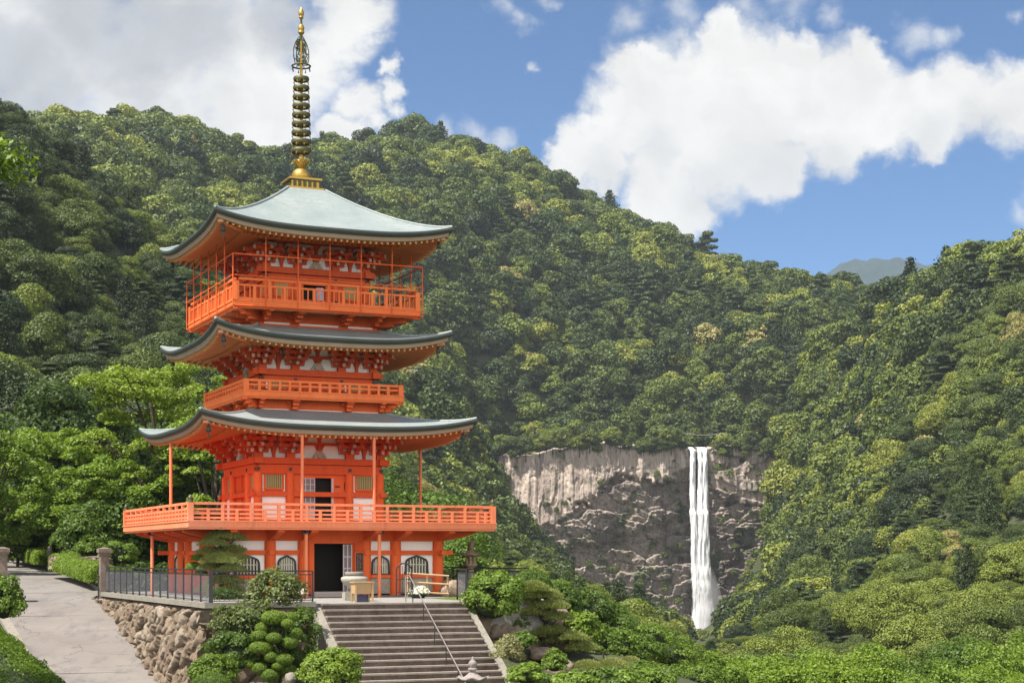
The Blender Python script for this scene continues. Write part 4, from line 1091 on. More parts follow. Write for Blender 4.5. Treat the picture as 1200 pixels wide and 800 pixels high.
for z in (.80, 1.70): b.box(.79, 1.39, G+.11, G+.19, z, z+.04)
for u in (.79, 1.35): b.box(u, u+.04, G+.11, G+.19, .84, 1.70)
b.m = 2
rr = random.Random(3)
for c in range(7):
    for r_ in range(9):
        if rr.random() < .8: b.box(1.28-c*.065, 1.30-c*.065, G+.171, G+.174, 1.60-r_*.075-.05*rr.random(), 1.64-r_*.075)
b.build('notice_board', [M['darkwood'], M['verm'], M['post_stone']], pag)
b = MB(sideT(0)); b.box(.80, 1.38, G+.09, G+.13, 1.76, 2.12); b.build('door_panel', M['verm_deep'], pag)
# bell-shaped windows
def bell_window(T, uc, hw_, w):
    z0, zt = .90, 1.58
    def outline(s):   # half outline, ogee top
        o = [(1.06, 0.0), (1.0, .12), (.97, .55), (.95, .68), (.82, .80), (.60, .87), (.34, .93), (.12, .985), (0, 1.0)]
        return [(uc+s*x*hw_, z0+z*(zt-z0)) for x, z in o]
    P_ = outline(1)+outline(-1)[::-1][1:]
    b = MB(T)
    for p, q in zip(P_[:-1], P_[1:]): b.bar((p[0], w+.03, p[1]), (q[0], w+.03, q[1]), .07, .075, (0, 1, 0))
    b.box(uc-hw_*1.12, uc+hw_*1.12, w+.0, w+.08, z0-.05, z0)
    o = b.build('bell_window', M['iron'], pag)
    c = MB(T); n_ = len(P_); c.add([(p[0], w+.004, p[1]) for p in P_], [tuple(range(n_))]); c.build('pane', M['dark'], o)
    l = MB(T)
    for i in range(-3, 4):
        u = uc+i*hw_*.27; f = abs(i*.27); zz = z0+(zt-z0)*(np.interp(f, [0, .12, .34, .6, .82, .95], [1, .985, .93, .87, .8, .68])-.03)
        l.bar((u, w+.015, z0), (u, w+.015, zz), .062, .02, (0, 1, 0))
    l.box(uc-hw_*.93, uc+hw_*.93, w+.010, w+.020, z0+.33, z0+.37)
    l.build('lattice', M['lattice_pale'], o)
M['lattice_pale'] = simple('pale_green_lattice', (0.46, 0.45, 0.36), 0.12, 5, 0.7)
for k in range(4):
    for uc, hw_ in ((-3.4, .46), (-1.87, .34), (1.90, .34), (3.4, .46)): bell_window(sideT(k), uc, hw_, G-.02)

# ---- balconies
def balcony(H, z0, zt, ztop, rails, post_sp, tall, mrail, mfas, under, baluster=None, endposts=True, fas2=True):
    b = MB()
    b.box(-H+.12, H-.12, -H+.12, H-.12, z0+.05, zt)
    b.m = 1
    for k in range(4):
        b.T = sideT(k); b.box(-H, H-.14, H-.14, H, z0, zt-.03); b.box(-H-.03, H-.11, H-.11, H+.03, zt-.03, zt+.02)
        if fas2: b.box(-H+.05, H-.19, H-.19, H-.05, z0-.07, z0)
    bal = b.build('balcony', [under, mfas], pag)
    for k in range(4):
        r = MB(sideT(k)); w = H-.10; nb = max(2, round(2*(H-.1)/post_sp)); 
        e = H-.22
        for i, z in enumerate(rails):
            hh = .035 if i else .045
            r.box(-e-.02, e+.02, w-hh*1.1, w+hh*1.1, z-hh, z+hh)
        for i in range(1, nb):
            u = -e+2*e*i/nb; full = (i % 2 == 0) or tall
            r.box(u-.055, u+.055, w-.05, w+.05, zt, (rails[0]-.045) if full else (rails[1]-.036))
        if baluster:
            nbal = int(2*e/baluster)
            for i in range(1, nbal):
                u = -e+2*e*i/nbal; r.box(u-.022, u+.022, w-.02, w+.02, zt, rails[1]-.035)
        r.build('railing', mrail, bal)
        p = MB(sideT(k)); p.box(-H+.0, -H+.20, H-.20, H, zt, ztop)
        if endposts:
            cx_, cw = -H+.10, H-.10
            p.m = 1; p.T = lambda q: q; c = sideT(k)((cx_, cw, 0))
            p.lathe([(.10, ztop), (.11, ztop+.05), (.06, ztop+.09), (.10, ztop+.14), (.085, ztop+.20), (.03, ztop+.25), (.008, ztop+.30)], c[:2], 10)
        p.build('corner_post', [mrail, M['bronze']], bal)
    return bal
B1, B2, B3 = 6.05, 3.25, 3.77
bal1 = balcony(B1, 2.62, 2.86, 3.52, [3.49, 3.28, 3.12, 2.97], .53, False, M['verm_pale'], M['verm_pale'], M['verm'])
bal2 = balcony(B2, 7.72, 7.95, 8.38, [8.34, 8.17], .42, True, M['verm_light'], M['verm_light'], M['soffit'])
bal3 = balcony(B3, 11.08, 11.30, 12.02, [12.12, 11.88, 11.38], .62, False, M['verm_light'], M['verm_light'], M['soffit'], baluster=.205, endposts=False)
# beams carrying the lowest balcony
for k in range(4):
    for u in cols0:
        b = MB(sideT(k)); b.add([(u-.13, 4.35, 2.14), (u+.13, 4.35, 2.14), (u+.13, 5.2, 2.30), (u-.13, 5.2, 2.30), (u-.13, 5.85, 2.47), (u+.13, 5.85, 2.47), (u-.13, 4.35, 2.545), (u+.13, 4.35, 2.545), (u+.13, 5.85, 2.545), (u-.13, 5.85, 2.545)],
                     [(0,1,2,3),(3,2,5,4),(6,9,8,7),(4,5,8,9),(0,3,4,9,6),(1,7,8,5,2)])
        b.build('cantilever_beam', M['verm'], bal1)
# slender posts: ground to balcony, balcony to roof
def post(x, y, z0, z1, r=.07, cap=True):
    b = MB(); b.lathe([(r, z0), (r, z1)], (x, y), 10)
    if cap: b.m = 1; b.box(x-.16, x+.16, y-.05, y+.05, z1, z1+.12); b.box(x-.05, x+.05, y-.16, y+.16, z1+.002, z1+.118)
    b.build('support_post', [M['verm_pale'], M['iron']], pag)
for x, y in ((-1.5, -5.6), (1.4, -5.6), (-5.6, 2.3), (5.6, 0), (1.4, 5.6), (-1.4, 5.6)): post(x, y, 0, 2.42)
for x, y in ((-1.53, -5.2), (1.33, -5.2), (-5.2, .65), (5.2, 0), (-1.4, 5.2), (1.4, 5.2)): post(x, y, 2.86, 6.22, .062, False)

# ---- first storey body
def body(hw, z0, z1, cols, rc, top_beam, low_beam, win, name, open_front=None, lower_panel=None, side_door=True, strips=True):
    b = MB()
    b.m = 2; b.box(-hw+.5, hw-.5, -hw+.5, hw-.5, z0, z1)
    for k in range(4):
        b.T = sideT(k); w = hw
        mid = (cols[1], cols[2])
        b.m = 0
        b.box(-hw, hw, w-.08, w+.10, top_beam[0], top_beam[1]-.26); b.box(-hw-.36, hw+.36, w-.10, w+.2, top_beam[1]-.24, top_beam[1])
        b.box(-hw-.28, hw+.28, w-.06, w+.13, low_beam[0], low_beam[1]); b.box(-hw-.28, hw+.28, w-.06, w+.13, z0, z0+.14)
        for (a, c) in ((cols[0], cols[1]), (cols[2], cols[3])):
            b.m = 0; b.box(a+.1, c-.1, w-.12, w-.03, low_beam[1], top_beam[0])
            b.m = 1; b.box(a+.15, c-.15, w-.12, w-.02, z0+.14, low_beam[0])
            if strips:
                b.m = 1
                for u in (a+rc+.02, c-rc-.09): b.box(u, u+.07, w-.03, w-.005, low_beam[1]+.02, top_beam[0]-.02)
        if k == 0 and open_front:
            b.m = 2; b.box(mid[0]+.1, mid[1]-.1, w-.5, w-.35, z0, top_beam[0])
        else:
            b.m = 3; b.box(mid[0]+.12, mid[1]-.12, w-.10, w-.04, z0+.14, top_beam[0])
            b.m = 0; b.box(mid[0]+.12, mid[0]+.22, w-.04, w+.03, z0+.14, top_beam[0]); b.box(mid[1]-.22, mid[1]-.12, w-.04, w+.03, z0+.14, top_beam[0]); b.box(-.05, .05, w-.04, w+.02, z0+.14, top_beam[0])
        b.m = 4; nail_covers(b, hw+.115, cols, (top_beam[0]+top_beam[1]-.26)/2); nail_covers(b, hw+.14, cols, (low_beam[0]+low_beam[1])/2)
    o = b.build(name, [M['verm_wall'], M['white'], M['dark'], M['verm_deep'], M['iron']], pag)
    columns(hw, cols, rc, z0, top_beam[0]+.05, M['verm'])
    for k in range(4):
        for s in (-1, 1):
            uc = s*(cols[3]+cols[2])/2; window(o, sideT(k), uc, hw-.03, win[0], win[1], win[2], 9, M['lattice'], M['greenpane'])
    return o
w1o = body(2.5, 2.86, 6.9, [-2.5, -1.22, 1.22, 2.5], .17, (4.80, 5.42), (3.92, 4.10), (4.24, 4.76, .34), 'first_storey_wall', True)
# front opening of the first storey: pale lattice screen, dark gap, open leaf
b = MB(sideT(0)); w = 2.42
b.box(-1.12, -.80, w-.04, w+.04, 3.0, 4.80); b.box(.58, 1.12, w-.04, w+.04, 3.0, 4.80); b.box(-.8, .58, w-.04, w+.05, 4.66, 4.80)
b.m = 1; b.box(.50, .58, w-.03, w+.05, 3.0, 4.66)
d1 = b.build('open_door', [M['verm'], M['shoji']], pag)
b = MB(sideT(0)); b.m = 1; b.box(-.78, -.17, w-.02, w, 3.42, 4.62); b.m = 0
for u in (-.78, -.58, -.385, -.21): b.box(u, u+.035, w, w+.04, 3.42, 4.64)
for i in range(6): b.box(-.78, -.175, w-.001, w+.038, 3.42+i*.24, 3.455+i*.24)
b.box(-.78, -.175, w-.03, w+.02, 3.0, 3.41); b.build('sliding_screen', [M['shoji'], M['pane']], d1)
b = MB(sideT(0)); b.m = 1; b.box(.65, .85, w+.045, w+.06, 4.30, 4.36); b.box(1.02, 1.08, w+.045, w+.06, 4.22, 4.50); b.build('door_fitting', [M['verm'], M['iron']], d1)

fr1 = frieze(2.5, 5.42, 6.55, [-2.5, -1.22, 1.22, 2.5])
storey_brackets(2.5, 1.22, 5.42, 1.0, 3)
R1, soff1 = make_roof(5.48, 6.52, .45, 2.7, 7.28, 1.25, 2.5, .42)

def skirt(hw, z0, z1, H, cols, name):
    """the waist under a balcony: orange boards, white slots, bracket arms"""
    b = MB()
    for k in range(4):
        b.T = sideT(k); b.m = 0; b.box(-hw, hw-.16, hw-.16, hw, z0, z1)
        b.m = 0; b.box(-hw-.06, hw-.10, hw-.10, hw+.06, z0+.05, z0+.20)
        b.m = 1
        for a, c in zip(cols[:-1], cols[1:]): b.box(a+.2, c-.2, hw-.15, hw+.012, z0+.24, z0+.31)
        b.m = 0
        for u in cols[1:-1]:
            for q in range(3):
                b.box(u-.10-.02*q, u+.10+.02*q, hw-.02, hw+.14+(H-hw-.25)*(q+1)/3*.9, z0+.30+q*(z1-z0-.32)/3, z0+.28+(q+1)*(z1-z0-.32)/3)
            b.box(u-.3, u+.3, hw+.02, hw+.13, z1-.22, z1-.10)
    b.T = lambda p: p
    for sx, sy in ((1,1),(1,-1),(-1,1),(-1,-1)):
        for q in range(3):
            a = hw-.05; e = hw+.1+(H-hw-.15)*(q+1)/3; z = z0+.34+q*(z1-z0-.34)/3
            b.bar((sx*a, sy*a, z+.05), (sx*e, sy*e, z+.05), .2, .13)
            b.bar((sx*a, sy*(hw-.15), z+.05), (sx*e*.99, sy*(hw-.15), z+.05), .17, .12); b.bar((sx*(hw-.15), sy*a, z+.05), (sx*(hw-.15), sy*e*.99, z+.05), .17, .12)
    return b.build(name, [M['verm'], M['white']], pag)
skirt(2.62, 7.0, 7.74, B2, [-2.62, -1.1, 1.1, 2.62], 'second_storey_base')
w2o = body(2.28, 7.95, 10.2, [-2.28, -.95, .95, 2.28], .14, (8.40, 8.90), (8.02, 8.12), (8.16, 8.38, .30), 'second_storey_wall')
fr2 = frieze(2.28, 8.90, 9.95, [-2.28, -.95, .95, 2.28])
storey_brackets(2.28, .95, 8.90, .92, 3)
R2, soff2 = make_roof(4.73, 9.95, .47, 2.45, 10.58, 1.25, 2.28, .40)
skirt(2.42, 10.4, 11.10, B3, [-2.42, -1.0, 1.0, 2.42], 'third_storey_base')
w3o = body(2.05, 11.30, 14.3, [-2.05, -.78, .78, 2.05], .13, (12.42, 12.93), (11.62, 11.72), (11.86, 12.30, .26), 'third_storey_wall', True, strips=False)
b = MB(sideT(0)); w = 1.99; b.box(-.68, -.52, w-.03, w+.03, 11.4, 12.42); b.box(.40, .68, w-.03, w+.03, 11.4, 12.42); b.box(-.52, .40, w-.03, w+.035, 12.32, 12.42)
d3 = b.build('open_door', M['verm'], pag)
b = MB(sideT(0)); n_ = 12
b.grid([[(.02+.30*i/n_, w+.01+.02*math.sin(i*1.9), z) for i in range(n_+1)] for z in (11.42, 11.8, 12.25)]); b.build('hanging_cloth', M['noren'], d3)
fr3 = frieze(2.05, 12.93, 14.05, [-2.05, -.78, .78, 2.05])
storey_brackets(2.05, .78, 12.93, .9, 3)
R3, soff3 = make_roof(4.75, 14.12, .42, .78, 16.42, 1.32, 2.05, .42)
# rods and wires of the cage round the top balcony
for k in range(4):
    b = MB(sideT(k)); H = B3+.06
    for i in range(7):
        u = -H+2*H*i/6 if 0 < i < 6 else (-H if i == 0 else None)
        if u is None: continue
        b.tube([(u, H, 11.1), (u, H, soff3(u, H)-.02 if i else 13.02)], .026, 5)
    b.tube([(-H, H, 13.02), (H, H, 13.02)], .026, 5); b.tube([(-H, H, 12.22), (H, H, 12.22)], .022, 5); b.tube([(-H, H, 11.08), (H, H, 11.08)], .026, 5)
    b.m = 1
    for i in range(24):
        u = -H+2*H*(i+.5)/24; b.tube([(u, H, 12.22), (u, H, 13.02)], .0035, 3, False)
    for z in (12.42, 12.62, 12.82): b.tube([(-H, H, z), (H, H, z)], .0035, 3, False)
    b.build('safety_cage', [M['verm'], M['iron']], bal3)

# ---- the spire
fin = MB(); fin.box(-.74, .74, -.74, .74, 16.40, 16.50); fin.box(-.58, .58, -.58, .58, 16.50, 16.82); fin.box(-.68, .68, -.68, .68, 16.82, 16.90)
finial = fin.build('spire', M['gold'], pag)
b = MB()
for k in range(4):
    b.T = sideT(k)
    for i in range(5): b.box(-.50+.21*i, -.38+.21*i, .58, .61, 16.55, 16.78)
    b.box(-.58, .58, .58, .62, 16.78, 16.818)
b.build('box_relief', M['bronze'], finial)
b = MB(); b.lathe([(.36, 16.90), (.40, 17.02), (.39, 17.16), (.33, 17.27), (.22, 17.36), (.13, 17.40)], n=20); b.build('bowl', M['gold'], finial)
b = MB(); b.lathe([(.13, 17.40), (.16, 17.46), (.30, 17.62), (.33, 17.68), (.29, 17.68), (.12, 17.52)], n=20)
for i in range(10):
    a = i*.6283; b.bar((.2*math.cos(a), .2*math.sin(a), 17.5), (.36*math.cos(a), .36*math.sin(a), 17.72), .12, .02)
b.build('lotus_flower', M['gold'], finial)
b = MB(); b.lathe([(.085, 17.4), (.07, 18.4), (.06, 21.0), (.055, 22.4), (.045, 23.7)], n=10); b.build('mast', M['bronze'], finial)
b = MB(); b.lathe([(.060, 21.22), (.055, 22.6)], n=10); b.lathe([(.09, 17.68), (.11, 17.8), (.09, 17.95)], n=10); b.build('gilt_sleeve', M['gold'], finial)
for i in range(9):
    z = 18.12+i*(21.05-18.12)/8; R_ = .41-.10*i/8
    b = MB()
    n_ = 28
    prof = [(R_, -.075), (R_+.02, 0), (R_, .075), (R_-.03, .075), (R_-.035, -.075)]
    b.grid([[(r_*math.cos(2*math.pi*j/n_), r_*math.sin(2*math.pi*j/n_), z+dz) for j in range(n_+1)] for r_, dz in prof+[prof[0]]])
    b.m = 1
    for j in range(6):
        a = j*math.pi/3; b.bar((0, 0, z), (R_*math.cos(a), R_*math.sin(a), z), .03, .05)
    b.lathe([(.11, z-.09), (.13, z), (.11, z+.09)], n=10)
    for j in range(8):
        a = j*math.pi/4; c = (R_*math.cos(a), R_*math.sin(a)); b.lathe([(.006, z-.08), (.012, z-.13), (.03, z-.2), (.0, z-.2)], c, 6)
    b.build('spire_ring', [M['bronze'], M['gold']], finial)
b = MB(); b.torus((0, 0, 21.58), .37, .035, 24, 6)
for j in range(8):
    a = j*math.pi/4; b.lathe([(.006, 21.54), (.03, 21.40), (.0, 21.38)], (.37*math.cos(a), .37*math.sin(a)), 6)
b.build('flame_hoop', M['bronze'], finial)
for k in range(4):     # openwork flame panels
    b = MB(); a = math.pi/4*(2*k+.35); ca, sa = math.cos(a), math.sin(a); rr = random.Random(20+k)
    def fl(r_, z): return (r_*ca, r_*sa, z)
    out_ = [(.08, 21.62), (.30, 21.66), (.37, 21.95), (.36, 22.25), (.28, 22.50), (.14, 22.72), (.07, 22.80)]
    for p, q in zip(out_[:-1], out_[1:]): b.bar(fl(*p), fl(*q), .03, .025)
    for j in range(16):
        z = rr.uniform(21.68, 22.6); rm = np.interp(z, [21.62, 21.95, 22.25, 22.5, 22.8], [.32, .36, .35, .27, .08]); r0 = rr.uniform(.08, rm*.75)
        ps = [fl(min(rm, r0+.10*math.cos(t*.9+j)), z+.09*math.sin(t*.9+j)) for t in range(6)]
        for p, q in zip(ps[:-1], ps[1:]): b.bar(p, q, .022, .02)
    b.build('flame_panel', M['bronze'], finial)
b = MB(); b.lathe([(.05, 22.84), (.12, 22.92), (.14, 22.98), (.09, 23.0), (.115, 23.05), (.13, 23.14), (.09, 23.24), (.05, 23.29)], n=14)
b.build('dragon_wheel', M['gold'], finial)
b = MB(); b.lathe([(.045, 23.5), (.09, 23.54), (.10, 23.58), (.06, 23.60), (.105, 23.66), (.115, 23.75), (.08, 23.85), (.04, 23.92), (.01, 23.99)], n=14)
b.build('jewel', M['gold'], finial)
# ------------------------------------------------------------------ terrace, retaining wall, steps, road
def ngon_prism(name, ring, z0, z1, m, **kw):
    n = len(ring); vs = [(x, y, z0) for x, y in ring]+[(x, y, z1) for x, y in ring]
    mb = MB(); mb.add(vs, [tuple(range(n))[::-1], tuple(range(n, 2*n))]+[(i, (i+1) % n, n+(i+1) % n, n+i) for i in range(n)])
    o = mb.build(name, m); tag(o, **kw); return o
TX0, TX1, TY0, TY1 = -6.75, 7.6, -12.55, 9.5       # terrace in the pagoda's frame
ST0, ST1 = -3.15, 1.95                              # the steps
ring = [L2W(*p)[:2] for p in [(TX0, TY0), (5.4, TY0), (TX1, -8), (TX1, TY1), (TX0, TY1)]]
ngon_prism('terrace', ring, -1.2, 0.0, M['gravel'], kind='structure')
# grass strip on the terrace, right of the path
def flat(name, ring, z, m, **kw):
    mb = MB(); mb.add([(*L2W(*p)[:2], z) for p in ring], [tuple(range(len(ring)))]); o = mb.build(name, m); tag(o, **kw); return o
M['lawn'] = stone_mat('lawn_soil', (0.06, 0.085, 0.02), (0.10, 0.14, 0.03), (0.13, 0.17, 0.04), 3, 0.4)
flat('lawn', [(2.6, -11.5), (5.3, -11.5), (7.3, -7.5), (7.3, -2), (4.9, -2), (4.9, -5.5), (2.6, -7.5)], 0.006, M['lawn'], kind='structure')

def wall_mat():
    m, g, b = mat('rubble_stone', 0.95); co = objco(g)
    cell = g.new('ShaderNodeAttribute', attribute_name='cell').outputs['Fac']; gap = g.new('ShaderNodeAttribute', attribute_name='gap').outputs['Fac']
    col = g.ramp(cell, [(0.0, (0.129, 0.092, 0.065)), (0.3, (0.202, 0.154, 0.109)), (0.55, (0.241, 0.193, 0.140)), (0.8, (0.174, 0.126, 0.092)), (1.0, (0.280, 0.235, 0.185))])
    n = g.noise(co, 3.0, 7, 0.7); n2 = g.noise(co, 14.0, 5, 0.7)
    col = g.mix(g.smooth(n, 0.45, 0.7, 0, 0.6), col, (0.090, 0.065, 0.045))
    col = g.mix(g.smooth(n2, 0.55, 0.75, 0, 0.5), col, (0.280, 0.246, 0.202))
    col = g.mix(gap, col, (0.039, 0.030, 0.020))
    g.l.new(col, b.inputs['Base Color']); b.inputs['Specular IOR Level'].default_value = 0.15
    bump(g, b, g.m('ADD', n, g.m('MULTIPLY', n2, 0.4)), 0.9, 0.08); return m
M['rubble'] = wall_mat()
def rubble(name, a, b_, zb, zt, batter, outward, seed, label, cap=True, sx=0.40, sy=0.62):
    """rubble wall along a-b (pagoda frame), zb(t) bottom, boulders standing out of the face"""
    a = np.array(a); b_ = np.array(b_); L = np.hypot(*(b_-a)); nu = int(L/0.07); H = max(zt-zb(0), zt-zb(1)); nv = int(H/0.07)
    S, Vv = np.meshgrid(np.linspace(0, L, nu), np.linspace(0, 1, nv)); zlo = np.vectorize(zb)(S/L)
    Zz = zt-(zt-zlo)*Vv; dep = zt-Zz
    u = S+0.35*dep; wx = (fbm(S*1.3, Zz*1.3, seed=seed)-.5)*1.0
    f1, f2, cid = worley(u/sx+wx, (Zz*1.0-0.12*S)/sy+wx*.6, seed)
    d = np.clip((f2-f1)/0.30, 0, 1); hgt = (1-(1-d)**2)*0.20*(0.5+cid) + (fbm(S*5, Zz*5, seed=seed+1, oct=5, gain=.65)-.5)*.20 + cid*.10
    hgt *= np.clip(dep/0.15, 0, 1)
    along = (b_-a)/L; out = np.array(outward)
    off = hgt+batter*dep
    LX = a[0]+along[0]*S+out[0]*off; LY = a[1]+along[1]*S+out[1]*off
    c, s = math.cos(TH), math.sin(TH)
    V3 = np.stack([PC[0]+LX*c-LY*s, PC[1]+LX*s+LY*c, Zz], -1).reshape(-1, 3)
    i = np.arange(S.size).reshape(S.shape); q = np.stack([i[:-1, :-1], i[:-1, 1:], i[1:, 1:], i[1:, :-1]], -1).reshape(-1, 4)
    rim = np.concatenate([i[0, :], i[:, -1], i[-1, ::-1], i[::-1, 0]]); bk = V3[rim].copy(); ow = np.array([out[0]*c-out[1]*s, out[0]*s+out[1]*c])
    bk[:, :2] -= ow*0.9; nv_ = len(V3); k = np.arange(len(rim)); kn = np.roll(k, -1); q2 = np.stack([rim[k], rim[kn], nv_+kn, nv_+k], -1)
    gap = np.clip(1-(f2-f1)/0.09, 0, 1); at = lambda A_: np.concatenate([A_.ravel(), A_.ravel()[rim]])
    o = link(name, np_mesh(name, np.vstack([V3, bk]), np.vstack([q, q2]), M['rubble'], False, attrs={'cell': at(cid), 'gap': at(gap)}))
    tag(o, label, 'stone wall'); return o
wl = rubble('retaining_wall', (TX0, 8.2), (TX0, TY0), lambda t: -0.9-3.6*t, -0.10, 0.16, (-1, 0), 3, 'rough boulder retaining wall rising beside the sloping road under the terrace')
wf = rubble('retaining_wall', (TX0-.02, TY0), (ST0-.2, TY0), lambda t: -4.4, -0.10, 0.10, (0, -1), 8, 'short boulder wall behind the shrubs left of the stone steps', sx=.7, sy=.7)
wr = rubble('retaining_wall', (ST1+.35, TY0+.1), (6.5, TY0+1.2), lambda t: -3.6, -0.30, 0.25, (0, -1), 12, 'dark rubble bank behind the garden bushes right of the steps', sx=.9, sy=.7)
for (p, q), wo in (((( TX0-.12, 8.2), (TX0-.12, TY0-.2)), wl), (((TX0-.32, TY0-.08), (ST0-.22, TY0-.08)), wf)):
    mb = MB(); A_, B_ = L2W(*p, -.02), L2W(*q, -.02); mb.bar(A_, B_, .42, .17); c_ = mb.build('coping', M['concrete'])
    c_.parent = wo
def steps():
    c = L2W(0, 0); root = empty('stone_steps', L2W((ST0+ST1)/2, TY0, 0), TH, 'wide flight of worn stone steps climbing to the terrace', 'steps')
    hw = (ST1-ST0)/2; n = 19; r, t = .195, .285
    for i in range(n):
        b = MB(); z = -i*r; y = -i*t
        rr = random.Random(i)
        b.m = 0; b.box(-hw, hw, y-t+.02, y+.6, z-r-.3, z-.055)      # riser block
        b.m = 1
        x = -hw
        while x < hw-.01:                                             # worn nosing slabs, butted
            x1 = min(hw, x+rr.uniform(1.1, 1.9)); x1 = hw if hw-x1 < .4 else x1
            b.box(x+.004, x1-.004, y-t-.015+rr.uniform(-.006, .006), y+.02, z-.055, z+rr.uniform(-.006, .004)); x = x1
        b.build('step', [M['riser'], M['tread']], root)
    for s in (-1, 1):
        b = MB(); x0, x1 = (s*hw+.004, s*(hw+.32)) if s > 0 else (s*(hw+.32), s*hw-.004)
        L = n*t; b.add([(x0, .25, .10), (x1, .25, .10), (x1, -L, -n*r+.12), (x0, -L, -n*r+.12), (x0, .25, -1.5), (x1, .25, -1.5), (x1, -L, -n*r-1.2), (x0, -L, -n*r-1.2)],
                      [(0,1,2,3),(4,7,6,5),(0,3,7,4),(1,5,6,2),(0,4,5,1),(3,2,6,7)])
        b.build('side_slope', M['concrete'], root)
steps()
# road sheet with a low kerb on its right side beyond the gate
def ribbon(name, Lp, Rp, m, lift_=0.0, nsub=6, ncross=8, **kw):
    from numpy import interp
    Lp, Rp = np.array(Lp), np.array(Rp); n = len(Lp); t = np.arange(n); tt = np.linspace(0, n-1, (n-1)*nsub+1)
    def sm(A_):
        o = np.stack([np.interp(tt, t, A_[:, k]) for k in range(3)], 1)
        for _ in range(8): o[1:-1] = (o[:-2]+2*o[1:-1]+o[2:])/4
        return o
    l, r = sm(Lp), sm(Rp); f = np.linspace(0, 1, ncross+1)
    V3 = l[:, None]*(1-f)[None, :, None]+r[:, None]*f[None, :, None]; V3[..., 2] += lift_
    i = np.arange(V3.shape[0]*V3.shape[1]).reshape(V3.shape[:2]); q = np.stack([i[:-1, :-1], i[:-1, 1:], i[1:, 1:], i[1:, :-1]], -1).reshape(-1, 4)
    o = link(name, np_mesh(name, V3.reshape(-1, 3), q, m, True)); tag(o, **kw); return l, r
rl, rr_ = ribbon('road', road_L, [(x+.45*math.cos(TH), y+.45*math.sin(TH), z) if i < 8 else (x, y, z) for i, (x, y, z) in enumerate(road_R)], M['road'], kind='structure')
mb = MB()
for p, q in zip(rr_[44:-1], rr_[45:]): mb.bar((p[0]+.1, p[1], p[2]+.02), (q[0]+.1, q[1], q[2]+.02), .22, .30)
tag(mb.build('kerb', M['concrete']), kind='structure')
mb = MB()
for p, q in zip(rl[6:47], rl[7:48]): mb.bar((p[0]-.18, p[1]-.05, p[2]-.0), (q[0]-.18, q[1]-.05, q[2]-.0), .36, .16)
tag(mb.build('kerb', M['concrete']), kind='structure')

for k_ in (21, 36, 47, 55):
    mb = MB(); a_, b__ = rl[k_], rr_[k_]; mb.bar((a_[0]+.1, a_[1], a_[2]-.012), (b__[0]-.15, b__[1], b__[2]-.012), .035, .036); tag(mb.build('road_seam', M['darkwood']), kind='structure')
# ------------------------------------------------------------------ fences, gate posts, handrail, terrace furniture
def fence(name, pts_, h, label, mesh_h=None, post_sp=1.25, upper=None):
    root = empty(name, L2W(*pts_[0], 0), 0, label, 'fence'); o0 = np.array(L2W(*pts_[0], 0))
    W_ = [Vector(np.array(L2W(*p, 0))-o0) for p in pts_]
    rail = MB(); pn = MB()
    for a, b in zip(W_[:-1], W_[1:]):
        L = (b-a).length; n = max(1, round(L/post_sp))
        top = upper or h
        rail.bar(a+Vector((0, 0, top)), b+Vector((0, 0, top)), .05, .045); rail.bar(a+Vector((0, 0, h-.12 if not upper else h)), b+Vector((0, 0, h-.12 if not upper else h)), .035, .035)
        rail.bar(a+Vector((0, 0, .12)), b+Vector((0, 0, .12)), .03, .03)
        for i in range(n+1):
            p = a.lerp(b, i/n); m_ = MB(); m_.box(p.x-.028, p.x+.028, p.y-.028, p.y+.028, -.02, top); m_.build('post', M['iron'], root)
        if mesh_h:
            pn.grid([[tuple(a+Vector((0, 0, z))) for z in (.13, mesh_h)], [tuple(b+Vector((0, 0, z))) for z in (.13, mesh_h)]], False)
        else:
            k = int(L/.16)
            for i in range(k):
                p = a.lerp(b, (i+.5)/k); rail.box(p.x-.007, p.x+.007, p.y-.007, p.y+.007, .12, h-.12 if not upper else h)
    rail.build('rail', M['iron'], root)
    if pn.v: pn.build('mesh_panel', M['wire_mesh'], root)
    return root
def wiremesh():
    m, g, b = mat('fine_wire_mesh', 0.6); b.inputs['Base Color'].default_value = (0.11, 0.11, 0.125, 1)
    tr = g.new('ShaderNodeBsdfTransparent'); mx = g.new('ShaderNodeMixShader'); mx.inputs[0].default_value = 0.5
    g.l.new(tr.outputs[0], mx.inputs[1]); g.l.new(b.outputs[0], mx.inputs[2]); g.l.new(mx.outputs[0], [n for n in g.n if n.type == 'OUTPUT_MATERIAL'][0].inputs[0]); return m
M['wire_mesh'] = wiremesh()
fence('terrace_fence', [(TX0-.1, 7.4), (TX0-.1, TY0-.05)], .98, 'low dark fence with wire mesh panels on top of the boulder wall', mesh_h=.96, upper=1.12)
fence('terrace_fence', [(TX0-.05, TY0-.12), (ST0-.28, TY0-.12)], 1.08, 'open dark fence on the short wall above the pale shrub', post_sp=1.8)
fence('garden_fence', [(ST1+.55, -11.6), (2.9, -9.8), (7.2, -6.6), (7.5, 4)], 1.1, 'thin black fence at the right edge of the terrace by the lantern', mesh_h=.95, post_sp=2.0)

